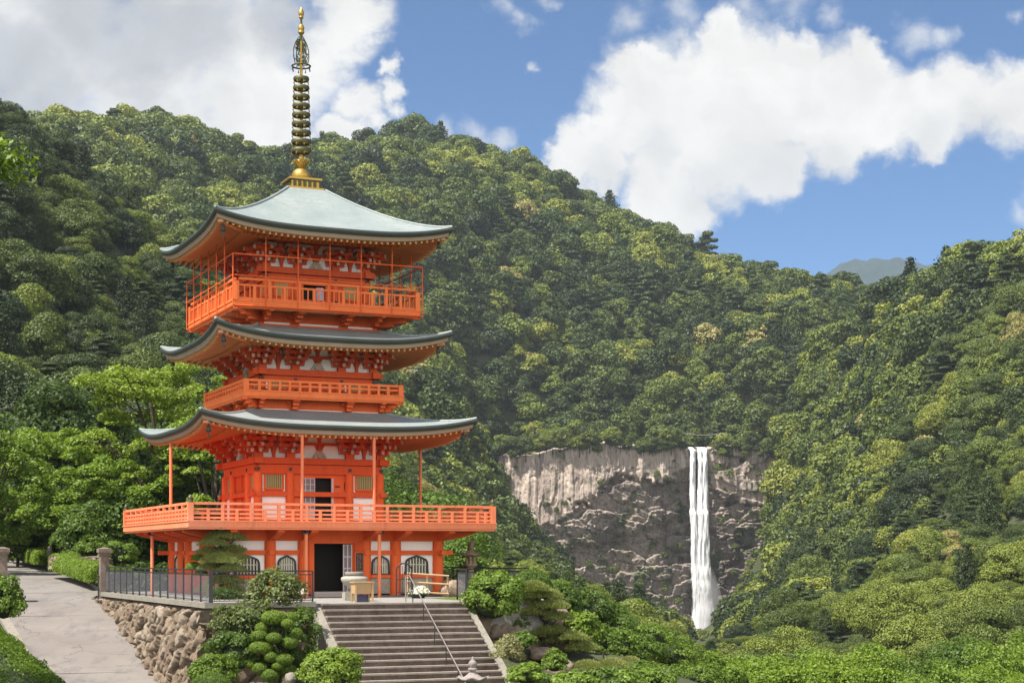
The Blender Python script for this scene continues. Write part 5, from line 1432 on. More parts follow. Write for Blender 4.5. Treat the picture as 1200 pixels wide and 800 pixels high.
def gate_post(px, py_base, d, h, w, label):
    p = px2w(px, py_base, d); root = empty('gate_post', p, TH, label, 'gate post', 'stone posts at the road gate')
    b = MB(); b.box(-w/2, w/2, -w/2, w/2, -.5, h-.32); b.build('shaft', M['post_stone'], root)
    b = MB(); b.box(-w/2-.05, w/2+.05, -w/2-.05, w/2+.05, h-.32, h-.22); b.box(-w/2-.09, w/2+.09, -w/2-.09, w/2+.09, h-.22, h-.06)
    b.add([(-w/2-.09, -w/2-.09, h-.06), (w/2+.09, -w/2-.09, h-.06), (w/2+.09, w/2+.09, h-.06), (-w/2-.09, w/2+.09, h-.06), (-.05, -.05, h), (.05, -.05, h), (.05, .05, h), (-.05, .05, h)], [(0,1,5,4),(1,2,6,5),(2,3,7,6),(3,0,4,7),(4,5,6,7)])
    b.build('cap', M['post_stone'], root); return root
gp = gate_post(122, 706, 70.5, 2.35, .36, 'weathered stone gate post beside the end of the boulder wall')
gate_post(3, 706, 70, 2.35, .36, 'weathered stone gate post at the left edge of the frame')
# folded iron gate leaf against the right gate post
r_ = empty('iron_gate', px2w(115, 706, 70.3), TH+1.2, 'folded black iron gate leaf against the right stone post', 'gate'); b = MB()
for x in (0, .8): b.box(x, x+.04, -.02, .02, 0, 1.15)
for z in (.05, .55, 1.11): b.box(.04, .8, -.018, .018, z, z+.04)
for i in range(5): b.box(.14+i*.13, .16+i*.13, -.01, .01, .09, 1.11)
b.bar((.05, 0, .1), (.79, 0, 1.1), .02, .02, (0, 1, 0)); b.build('frame', M['iron'], r_)
mb = MB(); a_ = px2w(130, 672, 71.5); b__ = px2w(142, 672, 71.5)
for z in (0, -.5, -.95): mb.bar((a_.x, a_.y, a_.z+z), (b__.x, b__.y, b__.z+z), .03, .04)
for t in (0, .5, 1): p = a_.lerp(b__, t); mb.box(p.x-.02, p.x+.02, p.y-.02, p.y+.02, p.z-1.1, p.z+.02)
tag(mb.build('short_fence', M['iron']), 'short black rail closing the gap behind the gate post', 'fence')
for px, pyb, d, h, w, lab in ((58, 661, 96, 1.05, .22, 'slim pale stone bollard beside the hedge on the road bend'), (35, 652, 108, .95, .26, 'small square stone bollard in front of the round shrubs')):
    p = px2w(px, pyb, d); b = MB(); b.box(-w/2, w/2, -w/2, w/2, -.4, h-.05)
    b.add([(-w/2, -w/2, h-.05), (w/2, -w/2, h-.05), (w/2, w/2, h-.05), (-w/2, w/2, h-.05), (0, 0, h)], [(0,1,4),(1,2,4),(2,3,4),(3,0,4)])
    o = b.build('bollard', M['granite']); o.location = p; o.rotation_euler.z = .3; tag(o, lab, 'bollard', 'stone bollards along the road')
# handrail down the steps
root = empty('handrail', L2W(.15, TY0+.35, 0), TH, 'thin metal handrail running down the middle of the steps', 'handrail')
b = MB(); n = 19; top = (-.0, 0, .88); L = n*.285; bot = (.0, -L-.3, -n*.195+.82)
b.tube([(0, .35, .88), (0, 0, .92), (0, -L-.3, -n*.195+.86)], .021, 8); b.tube([(0, .35, .88), (0, .35, 0)], .025, 8); b.build('rail', M['steel'], root)
for i in range(6):
    y = -.35-i*1.02; b = MB(); zt_ = .92+(y)/(L+.3)*(n*.195+.06); b.tube([(0, y, zt_), (0, y, zt_-1.25)], .018, 6); b.build('post', M['iron'], root)

def at_px(px, py): p = gpos(px, py); return p
# stone basin on its pedestal
root = empty('stone_basin', at_px(408, 703.5), TH, 'round stone incense basin on a squat pedestal before the doorway', 'stone basin')
b = MB(); b.box(-.17, .17, -.17, .17, 0, .30); b.build('pedestal', M['pale_stone'], root)
b = MB(); b.lathe([(.14, .30), (.16, .38), (.26, .50), (.42, .62), (.48, .74), (.47, .82), (.36, .86), (.28, .88), (.28, .80)], (.25, .05), 24); b.build('bowl', M['pale_stone'], root)
b = MB(); b.lathe([(.30, .88), (.34, .90), (.34, 1.0), (.31, 1.02)], (.25, .05), 24); b.build('lid', M['granite'], root)
b = MB(); b.lathe([(.20, 0), (.20, .12), (.14, .30)], (.3, .1), 12); b.build('foot', M['granite'], root)
# pale wooden box stand
root = empty('wooden_stand', at_px(424.5, 705.2), TH, 'pale wooden box stand on four legs beside the stone basin', 'wooden stand')
b = MB(); b.box(-.33, .33, -.2, .2, .30, .66); b.build('box', M['pale_wood'], root)
b = MB(); b.box(-.37, .37, -.24, .24, .66, .70); b.build('lid', M['pale_wood'], root)
for sx in (-1, 1):
    for sy in (-1, 1): b = MB(); b.box(sx*.30-.03, sx*.30+.03, sy*.2-.03, sy*.2+.03, 0, .66); b.build('leg', M['pale_wood'], root)
b = MB(); b.box(-.2, .24, .02, .3, 0, .26); o = b.build('storage_crate', simple('blue_grey_crate', (.10, .10, .17), .1, 4)); o.location = at_px(425.5, 705.0); o.rotation_euler.z = TH; tag(o, 'small blue-grey crate under the wooden stand', 'crate')
# arched iron gate leaf
root = empty('iron_gate', px2w(464.5, 698, 62.0), TH-.15, 'arched black iron gate leaf standing in front of the bell-shaped window', 'gate'); b = MB(); w, h = .58, .92
ps = [(0, 0, 0), (0, 0, h*.85), (.08, 0, h*.97), (.2, 0, h*1.03), (w-.2, 0, h*1.03), (w-.08, 0, h*.97), (w, 0, h*.85), (w, 0, 0)]; b.tube([(p[0], p[1], p[2]*1.28) for p in ps], .028, 6)
for z in (.14, .62): b.tube([(0, 0, z), (w, 0, z)], .016, 5)
for i in range(4): b.tube([(w*(i+1)/5, 0, .14), (w*(i+1)/5, 0, 1.12)], .011, 5)
b.build('frame', M['iron'], root)
# bamboo barrier
P0, P1 = px2w(477, 697, 62.3), px2w(526, 697.5, 62.6); root = empty('bamboo_barrier', P0, 0, 'low barrier of three pale bamboo rails beside the flowers', 'barrier'); d = P1-P0
for z0, z1, a in ((.82, .70, 0), (.50, .38, 0), (.12, .02, .25)):
    b = MB(); b.tube([d*a+Vector((0, 0, z0)), d+Vector((0, 0, z1+.04))], .035, 8); b.build('rail', M['bamboo'], root)
for t in (0.02, .48, .97): b = MB(); b.tube([d*t+Vector((0, .05, -.05)), d*t+Vector((0, .05, .86-.1*t))], .04, 8); b.build('post', M['bamboo'], root)
def boulder(px, py, r, flat_, seed, label, m='brown_rock', z=None, d=None, group=None):
    U_, V_ = np.meshgrid(np.linspace(0, 2*math.pi, 41), np.linspace(0, math.pi, 21)); D_ = np.stack([np.cos(U_)*np.sin(V_), np.sin(U_)*np.sin(V_), np.cos(V_)], -1)
    k = 0.72+0.62*fbm(D_[..., 0]*1.6+seed, D_[..., 1]*1.6, D_[..., 2]*1.6+9, seed=seed, oct=4); V3 = D_*k[..., None]*np.array([r, r*.8, r*flat_])
    V3[:, -1] = V3[:, 0]
    i = np.arange(U_.size).reshape(U_.shape); q = np.stack([i[:-1, :-1], i[:-1, 1:], i[1:, 1:], i[1:, :-1]], -1).reshape(-1, 4)
    o = link('boulder', np_mesh('boulder', V3.reshape(-1, 3), q, M[m], False)); p = at_px(px, py) if d is None else px2w(px, py, d); o.location = p+Vector((0, 0, r*flat_*.45)); o.rotation_euler.z = seed; tag(o, label, 'boulder', group); return o
boulder(531, 697, .5, .8, 3, 'round brown boulder by the black fence at the terrace edge', d=64.5)

# ---- stone lanterns
def lantern(loc, s, m, label, top_only=False):
    root = empty('stone_lantern', loc, TH, label, 'stone lantern')
    def part(name, prof, n=6, mm=None): b = MB(); b.lathe([(r*s, z*s) for r, z in prof], n=n); return b.build(name, mm or m, root)
    part('base', [(.36, 0), (.36, .10), (.28, .16), (.20, .20)]); part('shaft', [(.14, .20), (.12, .55), (.15, .60), (.12, .65), (.13, 1.02)], 16); part('platform', [(.14, 1.02), (.30, 1.12), (.32, 1.20), (.26, 1.22)])
    b = MB()
    for k in range(6):
        a = k*math.pi/3; b.box(*[v*s for v in (.19*math.cos(a)-.035, .19*math.cos(a)+.035, .19*math.sin(a)-.035, .19*math.sin(a)+.035, 1.22, 1.50)])
    b.lathe([(.10*s, 1.22*s), (.10*s, 1.5*s)], n=8); b.build('fire_box', m, root)
    # roof with curled corners
    b = MB(); n_ = 36; rows = []
    for j, (r, z, c) in enumerate([(.05, 1.86, 0), (.12, 1.78, .0), (.24, 1.68, .05), (.36, 1.60, .16), (.44, 1.585, .34), (.46, 1.62, .46), (.43, 1.56, .4), (.33, 1.52, .1), (.2, 1.50, 0)]):
        row = []
        for k in range(n_+1):
            a = 2*math.pi*k/n_; w_ = max(0, math.cos(3*a*1.0))**2 if False else abs(math.cos(3*a))**3
            row.append((r*(1+c*.35*w_)*math.cos(a)*s, r*(1+c*.35*w_)*math.sin(a)*s, (z+c*.16*w_)*s))
        rows.append(row)
    b.grid(rows); b.build('roof', m, root)
    part('jewel', [(.09, 1.84), (.15, 1.88), (.14, 1.93), (.08, 1.95), (.13, 2.0), (.14, 2.07), (.10, 2.14), (.03, 2.20), (.02, 2.28), (.0, 2.29)], 16); return root
p = px2w(552, 637, 66.5); lantern((p.x, p.y, p.z-2.06*.92), .92, M['bark_lantern'], 'brown mossy stone lantern behind the right-hand black fence')
p = px2w(554, 768.5, 47); lantern((p.x, p.y, p.z-2.29*.92), .92, M['lantern'], 'pale pink stone lantern with curled roof at the foot of the steps')
# memorial slab and low wall under the trees at the left
p = px2w(95, 648, 92); b = MB(); b.box(-.42, .42, -.08, .08, -.2, 1.15); b.m = 1
rr = random.Random(5)
for i in range(7): b.box(-.06, .06, -.084, -.081, .98-i*.14, 1.06-i*.14+rr.uniform(-.02, .02))
o = b.build('memorial_slab', [M['darkwood'], M['granite']]); o.location = p; o.rotation_euler.z = .15; tag(o, 'dark upright slab with a column of pale characters under the trees', 'memorial slab')
def low_wall():
    a, b_ = px2w(60, 666, 86), px2w(120, 668, 80); n = 140; nv = 16; L = (b_-a).length
    S, Vv = np.meshgrid(np.linspace(0, 1, n), np.linspace(0, 1, nv)); f1, f2, cid = worley(S*L/.55, Vv*1.1/.42, 6); hg = np.clip((f2-f1)/.2, 0, 1)*.10+cid*.06+(fbm(S*L*3, Vv*3, seed=2)-.5)*.08
    dx_, dy_ = (b_-a).x, (b_-a).y; nrm = np.array([dy_, -dx_])/math.hypot(dx_, dy_); ht = 0.62+(fbm(S*6, S*0+2, seed=4)-.5)*.3
    V3 = np.stack([a.x+dx_*S+nrm[0]*hg, a.y+dy_*S+nrm[1]*hg, a.z+(b_.z-a.z)*S+ht*(1-Vv)], -1).reshape(-1, 3)
    i = np.arange(S.size).reshape(S.shape); q = np.stack([i[:-1, :-1], i[:-1, 1:], i[1:, 1:], i[1:, :-1]], -1).reshape(-1, 4)
    rim = np.concatenate([i[0, :], i[:, -1], i[-1, ::-1], i[::-1, 0]]); bk = V3[rim].copy(); bk[:, :2] -= nrm*.6; k = np.arange(len(rim)); kn = np.roll(k, -1); q2 = np.stack([rim[k], rim[kn], len(V3)+kn, len(V3)+k], -1)
    at = lambda A_: np.concatenate([A_.ravel(), A_.ravel()[rim]])
    tag(link('garden_wall', np_mesh('garden_wall', np.vstack([V3, bk]), np.vstack([q, q2]), M['rubble'], False, attrs={'cell': at(cid*.6), 'gap': at(np.clip(1-(f2-f1)/.1, 0, 1))})), 'low rough stone wall behind the clipped hedges on the road bend', 'stone wall')
low_wall()

# ------------------------------------------------------------------ near trees, shrubs, hedges
def crown_obj(name, Pp, Nn, leaf, rng, m, parent, tint, asp=.6, core=None):
    V, F = leaf_quads(Pp, Nn, leaf, rng, asp); mats = [m]; mi = np.zeros(len(F), int)
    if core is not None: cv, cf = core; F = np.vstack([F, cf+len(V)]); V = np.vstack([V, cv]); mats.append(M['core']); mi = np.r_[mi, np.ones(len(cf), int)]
    o = link(name, np_mesh(name, V, F, mats, False, mi), parent); o['tint'] = float(tint); return o
def ellip(c, rx, ry, rz, n=16):
    U_, V_ = np.meshgrid(np.linspace(0, 2*math.pi, n+1), np.linspace(0.05, math.pi-.05, n//2+1)); V3 = np.stack([c[0]+rx*np.cos(U_)*np.sin(V_), c[1]+ry*np.sin(U_)*np.sin(V_), c[2]+rz*np.cos(V_)], -1).reshape(-1, 3)
    i = np.arange(U_.size).reshape(U_.shape); return V3, np.stack([i[:-1, :-1], i[:-1, 1:], i[1:, 1:], i[1:, :-1]], -1).reshape(-1, 4)
def spreading_tree(name, loc, h, w, seed, n, leaf, tint, label, cat='tree', group=None, zlow=.32, padflat=.34, lean=(0, 0), m='leaf', trunk_r=None, nl=8, nsub=5, padr=(.07, .125), up=.75):
    n = int(n*1.7); leaf = leaf*.74; rng = np.random.default_rng(seed); root = empty(name, loc, 0, label, cat, group)
    tr = trunk_r or h*.022; fork = np.array([lean[0]*.4, lean[1]*.4, h*zlow*.85]); segs = poly([(0, 0, -1.0), fork*.55+np.array([h*.01, 0, 0]), fork], tr*1.25, tr*.85); pads = []
    for i in range(nl):
        a = i*2.4+rng.normal()*.3; t = (i+.5)/nl; zend = h*(zlow+.12+(.93-zlow-.12)*t); rad = w*.5*math.sqrt(max(.05, 1-(max(0, (zend/h-.55))/.5)**2))*rng.uniform(.62, .92)
        end = np.array([math.cos(a)*rad+lean[0], math.sin(a)*rad+lean[1], zend]); mid = fork*.45+end*.55+np.array([0, 0, h*.05*rng.normal()]); mid[:2] *= .8
        segs += poly([fork, mid, end], tr*.5, tr*.10)
        for j in range(nsub):
            f = rng.uniform(.25, 1); base = mid*(1-f)+end*f if rng.random() < .75 else fork*(1-f)+mid*f; a2 = a+rng.choice([-1, 1])*rng.uniform(.3, 1.5); l = w*rng.uniform(.08, .22)
            tip = base+np.array([math.cos(a2)*l, math.sin(a2)*l, rng.uniform(-.02, .5)*l]); segs += poly([base, (base+tip)/2+np.array([0, 0, .1*l]), tip], tr*.16, tr*.04); pads.append(tip)
        pads.append(end)
    for j in range(nl): a = rng.random()*6.28; r_ = w*.28*math.sqrt(rng.random()); pads.append(np.array([math.cos(a)*r_+lean[0], math.sin(a)*r_+lean[1], h*rng.uniform(.72, .97)]))
    Pp, Nn = [], []
    for p in pads:
        r = w*rng.uniform(*padr); k = int(n/len(pads)*rng.uniform(.6, 1.4)); d = rdir(rng, k)*rng.random((k, 1))**.45
        q = p+d*np.array([r, r, r*padflat]); q[:, 2] -= (np.hypot(d[:, 0], d[:, 1])**2)*r*.25; Pp.append(q); Nn.append(unit(np.array([0, 0, up])+d*.5+rng.normal(size=(k, 3))*.6))
    TV, TF = tubes_np(segs, 7); link('trunk', np_mesh('trunk', TV, TF, M['bark'], True), root)
    crown_obj('crown', np.vstack(Pp), np.vstack(Nn), leaf, rng, M[m], root, tint); return root
def dense_tree(name, loc, h, w, seed, n, leaf, tint, label, nb=34, m='leaf', cat='tree', group=None, trunk=True):
    rng = np.random.default_rng(seed); root = empty(name, loc, 0, label, cat, group); Pp, Nn = crown_broad(rng, h, w, nb, n, leaf)
    if trunk: TV, TF = tubes_np(poly([(0, 0, -1.2), (.05, .03, h*.3), (0, .1, h*.6)], h*.03, h*.012)+[((0, 0, h*.25), (math.cos(a)*w*.28, math.sin(a)*w*.28, h*.55), h*.012, h*.005) for a in np.arange(5)*1.3], 7); link('trunk', np_mesh('trunk', TV, TF, M['bark'], True), root)
    crown_obj('crown', Pp, Nn, leaf, rng, M[m], root, tint); return root
def bush(loc, rx, ry, rz, seed, n, leaf, tint, label, cat='bush', group=None, m='leaf', lumps=7, name='bush', rough=.35, core=True):
    """rounded shrub of many leaves over a dark heart"""
    rng = np.random.default_rng(seed)
    if rough < .3:
        d = rdir(rng, n); d[:, 2] = np.where(d[:, 2] < -.35, -d[:, 2], d[:, 2])
        k = (1+rough*(fbm(d[:, 0]*2+seed, d[:, 1]*2, d[:, 2]*2, seed=seed)-.5)*2)*(0.90+0.14*rng.random(n)); Pp = d*np.array([rx, ry, rz])*k[:, None]; Nn = unit(d+rng.normal(size=d.shape)*.55)
    else:
        nb = lumps*4; Ps, Ns = [], []; ph0 = rng.random()*6.28
        for i in range(nb):
            z = 1-1.5*(i+.5)/nb; rr = math.sqrt(max(0, 1-z*z)); ph = ph0+i*2.39996+rng.normal()*.25; kk = rng.uniform(.62, .98)*(1-.25*rough)
            c = np.array([rr*math.cos(ph), rr*math.sin(ph), z])*kk; r = rng.uniform(.17, .36)
            m_ = max(8, int(n/nb*r*r/.07)); d = rdir(rng, m_); d[:, 2] = np.where(d[:, 2] < -.3, -d[:, 2], d[:, 2]); q = c+d*r*(.55+.55*rng.random((m_, 1)))
            Ps.append(q*np.array([rx, ry, rz])); Ns.append(unit(d+c*.5+np.array([0, 0, .3])+rng.normal(size=d.shape)*.55))
        Pp, Nn = np.vstack(Ps), np.vstack(Ns); leaf = leaf*.8
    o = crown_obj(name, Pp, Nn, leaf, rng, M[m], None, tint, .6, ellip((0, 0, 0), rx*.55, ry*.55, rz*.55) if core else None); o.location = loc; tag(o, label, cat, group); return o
def hedge(pA, pB, w, h, seed, tint, label, dens=900, leaf=.045, group='clipped hedges along the road', name='hedge'):
    rng = np.random.default_rng(seed); a, b_ = np.array(pA), np.array(pB); L = np.linalg.norm((b_-a)[:2]); ax = unit((b_-a)*np.array([1, 1, 0])); nr = np.array([-ax[1], ax[0], 0])
    n = int(dens*(L+w)*(w+2*h)); t = rng.random(n)*(L+w)-w/2; th = rng.random(n)*math.pi
    e = 4.0; cx_ = np.sign(np.cos(th))*np.abs(np.cos(th))**(2/e); cz = np.sin(th)**(2/e)
    endk = np.sqrt(np.clip(1-np.clip((np.abs(t-L/2)-L/2)/(w/2)+.0, 0, 1)**2, 0.02, 1))
    lump = 1+.10*(fbm(t*1.6, th*2, seed=seed)-.5)*2
    k = (0.90+.14*rng.random(n))*lump; base = a[None]+(b_-a)[None]*np.clip(t/L, -.05, 1.05)[:, None]; base[:, :2] += ax[:2]*(t-np.clip(t, -.05*L, 1.05*L))[:, None]
    Pp = base+nr*(cx_*w/2*k*endk)[:, None]; Pp[:, 2] += cz*h*k*(.55+.45*endk)
    Nn = unit(nr*cx_[:, None]+np.array([0, 0, 1])*cz[:, None]+rng.normal(size=(n, 3))*.55)
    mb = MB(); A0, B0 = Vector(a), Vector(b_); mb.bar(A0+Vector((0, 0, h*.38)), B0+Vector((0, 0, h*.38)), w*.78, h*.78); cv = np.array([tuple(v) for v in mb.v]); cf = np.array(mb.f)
    o = crown_obj(name, Pp, Nn, leaf, rng, M['leaf'], None, tint, .6, (cv, cf)); tag(o, label, 'hedge', group); return o
def garden_pine(loc, h, w, seed, label, tint, pads=None, n=16000, leaf=.085, lean=(0.0, 0), name='garden_pine'):
    rng = np.random.default_rng(seed); root = empty(name, loc, 0, label, 'pine')
    tp = [np.array(p) for p in [(0, 0, -.4), (w*.06, 0, h*.25), (-w*.03, .03, h*.5), (w*.03+lean[0]*.7, 0, h*.75), (lean[0], 0, h*.95)]]; segs = poly(tp, h*.045, h*.012)
    if pads is None:
        pads = []
        for i in range(13):
            t = (i+.5)/13; a = i*2.4; R = w*.5*(1-t*.78); pads.append((math.cos(a)*R*.62, math.sin(a)*R*.62, h*(.28+.68*t), w*.22*(1-.45*t)))
        pads.append((lean[0], 0, h*.97, w*.15))
    Pp, Nn = [], []; tot = sum(p[3]**2 for p in pads)
    for x, y, z, r in pads:
        k = int(n*r*r/tot); d = rdir(rng, k); d[:, 2] = np.abs(d[:, 2])*1.0-.15; d *= (0.55+.5*rng.random((k, 1))); q = np.array([x, y, z])+d*np.array([r, r, r*.42]); q[:, 2] -= .10*r*np.hypot(d[:, 0], d[:, 1])
        Pp.append(q); Nn.append(unit(np.cross(unit(d+np.array([0, 0, 1.0])+rng.normal(size=d.shape)*.4), rdir(rng, k))))
        tz = max(.15*h, z-.12*h); tpz = np.array([np.interp(tz, [p[2] for p in tp], [p[0] for p in tp]), 0, tz]); segs += poly([tpz, (tpz+np.array([x, y, z]))/2+np.array([0, 0, -.02*h]), (x, y, z-.03)], h*.016, h*.005)
    TV, TF = tubes_np(segs, 7); link('trunk', np_mesh('trunk', TV, TF, M['bark'], True), root)
    # needles: long thin blades standing out of each pad
    P_, N_ = np.vstack(Pp), np.vstack(Nn); crown_obj('crown', P_, N_, leaf, rng, M['needle'], root, tint, .16); return root
def on_ground(px, d, dz=0.0):
    x = (px-600)/FPX*d; return Vector((x, d, float(height(np.array([x]), np.array([d]))[0])+dz))
def top_h(px, pytop, d, z0): return EYE+(653-pytop)/FPX*d - z0
# ---- trees on the left, behind the pagoda
p = on_ground(188, 97); spreading_tree('maple_tree', p, top_h(188, 408, 97, p.z), 11.5, 11, 30000, .135, .80, 'large light green maple spreading beside the second-storey balcony', zlow=.30, lean=(1.0, 0), nl=10, nsub=6)
p = on_ground(252, 90); spreading_tree('maple_tree', p, top_h(252, 432, 90, p.z), 6.0, 12, 10000, .13, .74, 'slim maple whose branches reach the second-storey balcony corner', zlow=.35, nl=7, nsub=5, padflat=.3)
p = on_ground(72, 101); spreading_tree('maple_tree', p, top_h(60, 496, 101, p.z), 9.0, 13, 24000, .13, .70, 'light green maple in front of the dark conifer at the left', zlow=.28, padflat=.4)
p = on_ground(-15, 92); spreading_tree('maple_tree', p, top_h(-15, 488, 92, p.z), 8.5, 14, 22000, .13, .60, 'grey-green feathery tree at the left frame edge', zlow=.25, padflat=.5)
p = on_ground(132, 92); spreading_tree('maple_tree', p, top_h(132, 536, 92, p.z), 6.8, 15, 20000, .125, .66, 'low green maple between the balcony end and the memorial slab', zlow=.3, padflat=.45)
p = on_ground(72, 118); dense_tree('cypress_tree', p, top_h(72, 450, 118, p.z), 8.5, 21, 16000, .17, .16, 'dark green dense conifer behind the light green maples', nb=40)
p = on_ground(118, 122); dense_tree('cypress_tree', p, top_h(118, 462, 122, p.z), 7, 22, 12000, .17, .22, 'narrow dark conifer right beside the broad dark conifer', nb=34)
p = on_ground(66, 109); dense_tree('camellia_tree', p, top_h(66, 552, 109, p.z), 6.0, 23, 14000, .085, .32, 'glossy dark camellia by the road bend above the stone bollards', nb=36)
p = on_ground(112, 90); dense_tree('camellia_tree', p, top_h(112, 580, 90, p.z), 4.0, 24, 11000, .09, .40, 'glossy camellia just left of the lowest balcony end', nb=34)
p = on_ground(150, 92); dense_tree('evergreen_tree', p, top_h(150, 560, 92, p.z), 5.5, 25, 12000, .11, .36, 'green evergreen showing behind the left balcony railing', nb=36)
p = on_ground(222, 96); dense_tree('evergreen_tree', p, top_h(222, 520, 96, p.z), 6.5, 26, 15000, .12, .30, 'dark evergreen filling the gap under the lowest left eave', nb=40)
p = on_ground(285, 93); dense_tree('evergreen_tree', p, top_h(285, 560, 93, p.z), 5.5, 27, 10000, .12, .38, 'evergreen mostly hidden behind the first-storey wall', nb=34)
p = on_ground(545, 83); dense_tree('evergreen_tree', p, top_h(545, 622, 83, p.z), 3.4, 28, 9000, .075, .50, 'bright evergreen behind the brown stone lantern', nb=32)
p = on_ground(520, 92); dense_tree('evergreen_tree', p, top_h(520, 612, 92, p.z), 3.8, 29, 8000, .09, .40, 'evergreen peeping out right of the ground-floor corner', nb=30)
far_left = [(-60,134,470,.3),(10,140,480,.25),(150,132,500,.42),(205,128,478,.3),(255,136,490,.45),(310,130,520,.35),(360,140,530,.3),(420,138,545,.4),(470,140,560,.3),(505,135,575,.45),(40,128,520,.4),(-110,125,480,.35),(180,112,560,.25),(20,104,590,.3),(75,106,600,.28),(140,108,598,.3),(-50,104,570,.3)]
LT = {0: 'evergreen on the lower slope at the frame edge', 1: 'evergreen on the lower slope behind the dark conifer'}
for i, (px, d, pyt, t) in enumerate(far_left):
    p = on_ground(px, d); h = max(4.5, top_h(px, pyt, d, p.z))
    where = 'at the left frame edge' if px < 30 else 'behind the maples' if px < 230 else 'hidden mostly by the pagoda' if px < 440 else 'right behind the first eaves'
    tone = 'dark' if t < .33 else 'mid-green' if t < .43 else 'lighter green'
    o = dense_tree('evergreen_tree', p, h, h*.82, 60+i, 9000, .17, t, f'{tone} evergreen on the lower slope {where}', nb=34, group=f'{tone} evergreens on the lower slope {where}')
# dark undergrowth under these trees
for i, (px, d, r, t) in enumerate([(150,100,1.7,.2),(175,96,1.6,.25),(205,100,1.8,.2),(235,98,1.7,.25),(120,98,1.5,.2),(165,88,1.1,.3),(190,90,1.1,.3),(90,98,1.5,.25)]):
    p = on_ground(px, d, .6); bush(p, r*1.3, r, r*1.1, 90+i, 2600, .11, t, 'dark low shrub in the shade under the left-hand trees', group='low shrubs in the shade under the left-hand trees')
# tree standing left of the frame; only its bough enters at the upper left
x, y = -15.4, 37.0; z0 = float(height(np.array([x]), np.array([y]))[0])
spreading_tree('overhanging_tree', (x, y, z0), 13.4-z0, 9.4, 31, 16000, .11, .62, 'bright leafy bough reaching into the upper left corner', zlow=.70, padflat=.5, nl=9, nsub=5)

# ---- valley trees in front, right
for i, (px, d, pyt, w, t) in enumerate([(735,104,762,6,.62),(780,112,768,6,.72),(850,108,776,7,.78),(912,116,756,8,.70),(965,110,758,8.5,.75),(1015,118,752,8,.66),(1065,112,762,8,.55),(1120,116,740,10,.38),(1185,108,752,9,.72),(1235,114,735,9,.6),(870,92,775,6,.68),(940,90,778,7,.74),(1010,92,780,7,.7),(1090,90,785,7,.62),(800,88,782,5.5,.66),(1170,92,782,7,.7)]):
    p = on_ground(px, d); h = max(3.5, top_h(px, pyt, d, p.z)); kindn = 'olive' if t < .5 else 'fresh green' if t < .7 else 'pale green'
    side = 'near the right frame corner' if px > 1080 else 'at the bottom of the frame below the fall' if px < 880 else 'at the bottom of the frame right of the fall'
    if t < .5: dense_tree('valley_tree', p, h, w, 130+i, 20000, .13, t, f'{kindn} dense tree {side}', nb=44, cat='tree')
    else: spreading_tree('valley_tree', p, h, w, 130+i, 15000, .14, t, f'{kindn} spreading tree {side}', group=f'{kindn} spreading trees {side}', zlow=.3, padflat=.55, padr=(.10, .16), nl=9, nsub=5)
p = px2w(768, 770, 84); garden_pine((p.x, p.y, p.z-3.2), 3.3, 3.0, 41, 'flat-topped pale pine right of the garden, before the pale valley trees', .55, n=12000, leaf=.12)
# ---- garden right of the steps
bush(px2w(578, 704, 57), 1.12, 1.0, 1.08, 51, 9000, .068, .62, 'large bright leafy bush beside the top of the steps', rough=.45, lumps=10)
bush(px2w(622, 694, 62), .85, .8, .85, 52, 9000, .035, .45, 'smooth clipped dome shrub behind the garden pine', rough=.08)
bush(px2w(662, 706, 61), .62, .6, .62, 53, 4500, .05, .35, 'dark green clipped shrub right of the garden pine', rough=.3)
bush(px2w(656, 690, 63), .50, .5, .35, 54, 3500, .05, .55, 'small bright flat shrub above the dark clipped shrub', rough=.25)
bush(px2w(684, 741, 60), .75, .7, .85, 55, 3200, .075, .74, 'loose pale leafy shrub right of the lower pine boughs', rough=.55, core=False)
bush(px2w(596, 764, 53.5), .60, .55, .55, 56, 2200, .05, .85, 'sparse yellowish shrub beside the side slope of the steps', rough=.5, m='azalea', core=False)
bush(px2w(616, 792, 52), .62, .6, .42, 57, 4200, .055, .72, 'bright yellow-green low shrub at the bottom right of the steps', rough=.4)
bush(px2w(606, 730, 58.5), .55, .5, .5, 58, 2600, .055, .4, 'small dark shrub tucked under the large leafy bush', rough=.5)
for i, (px, py, d, r, t) in enumerate([(700,752,66,.8,.5),(722,758,68,.9,.6),(745,764,72,1.0,.5),(668,768,60,.55,.55),(735,790,62,.8,.65),(760,796,66,.9,.6),(650,772,57,.4,.6),(690,806,54,.7,.6),(660,806,52,.6,.7),(640,804,52,.5,.5),(720,740,76,1.2,.45),(760,752,82,1.3,.6),(790,770,84,1.3,.65),(780,800,70,1.1,.55),(820,800,76,1.3,.6),(700,724,84,1.4,.4),(705,802,50,.6,.5),(735,808,51,.7,.62),(765,808,56,.9,.6),(680,802,48,.5,.66),(720,796,55,.6,.45),(750,792,58,.7,.55),(655,716,70,.9,.5),(690,716,76,1.2,.35)]):
    side = 'right of the low cloud-pruned pine' if px > 715 and py > 765 else 'on the garden slope behind the tiered pine' if py < 775 else 'at the bottom of the garden under the pines'
    bush(px2w(px, py, d), r*1.2, r, r*.85, 220+i, 4200, .07, t, f"{'bright' if t > .57 else 'deep green'} loose shrub {side}", rough=.5, group=f"{'bright' if t > .57 else 'deep green'} loose shrubs {side}")
def pads_px(lst, d, loc, sy=1): return [((px-600)/FPX*d-loc[0], ((i*37) % 11-5)*.09*sy, EYE+(653-py)/FPX*d-loc[2], r/FPX*d) for i, (px, py, r) in enumerate(lst)]
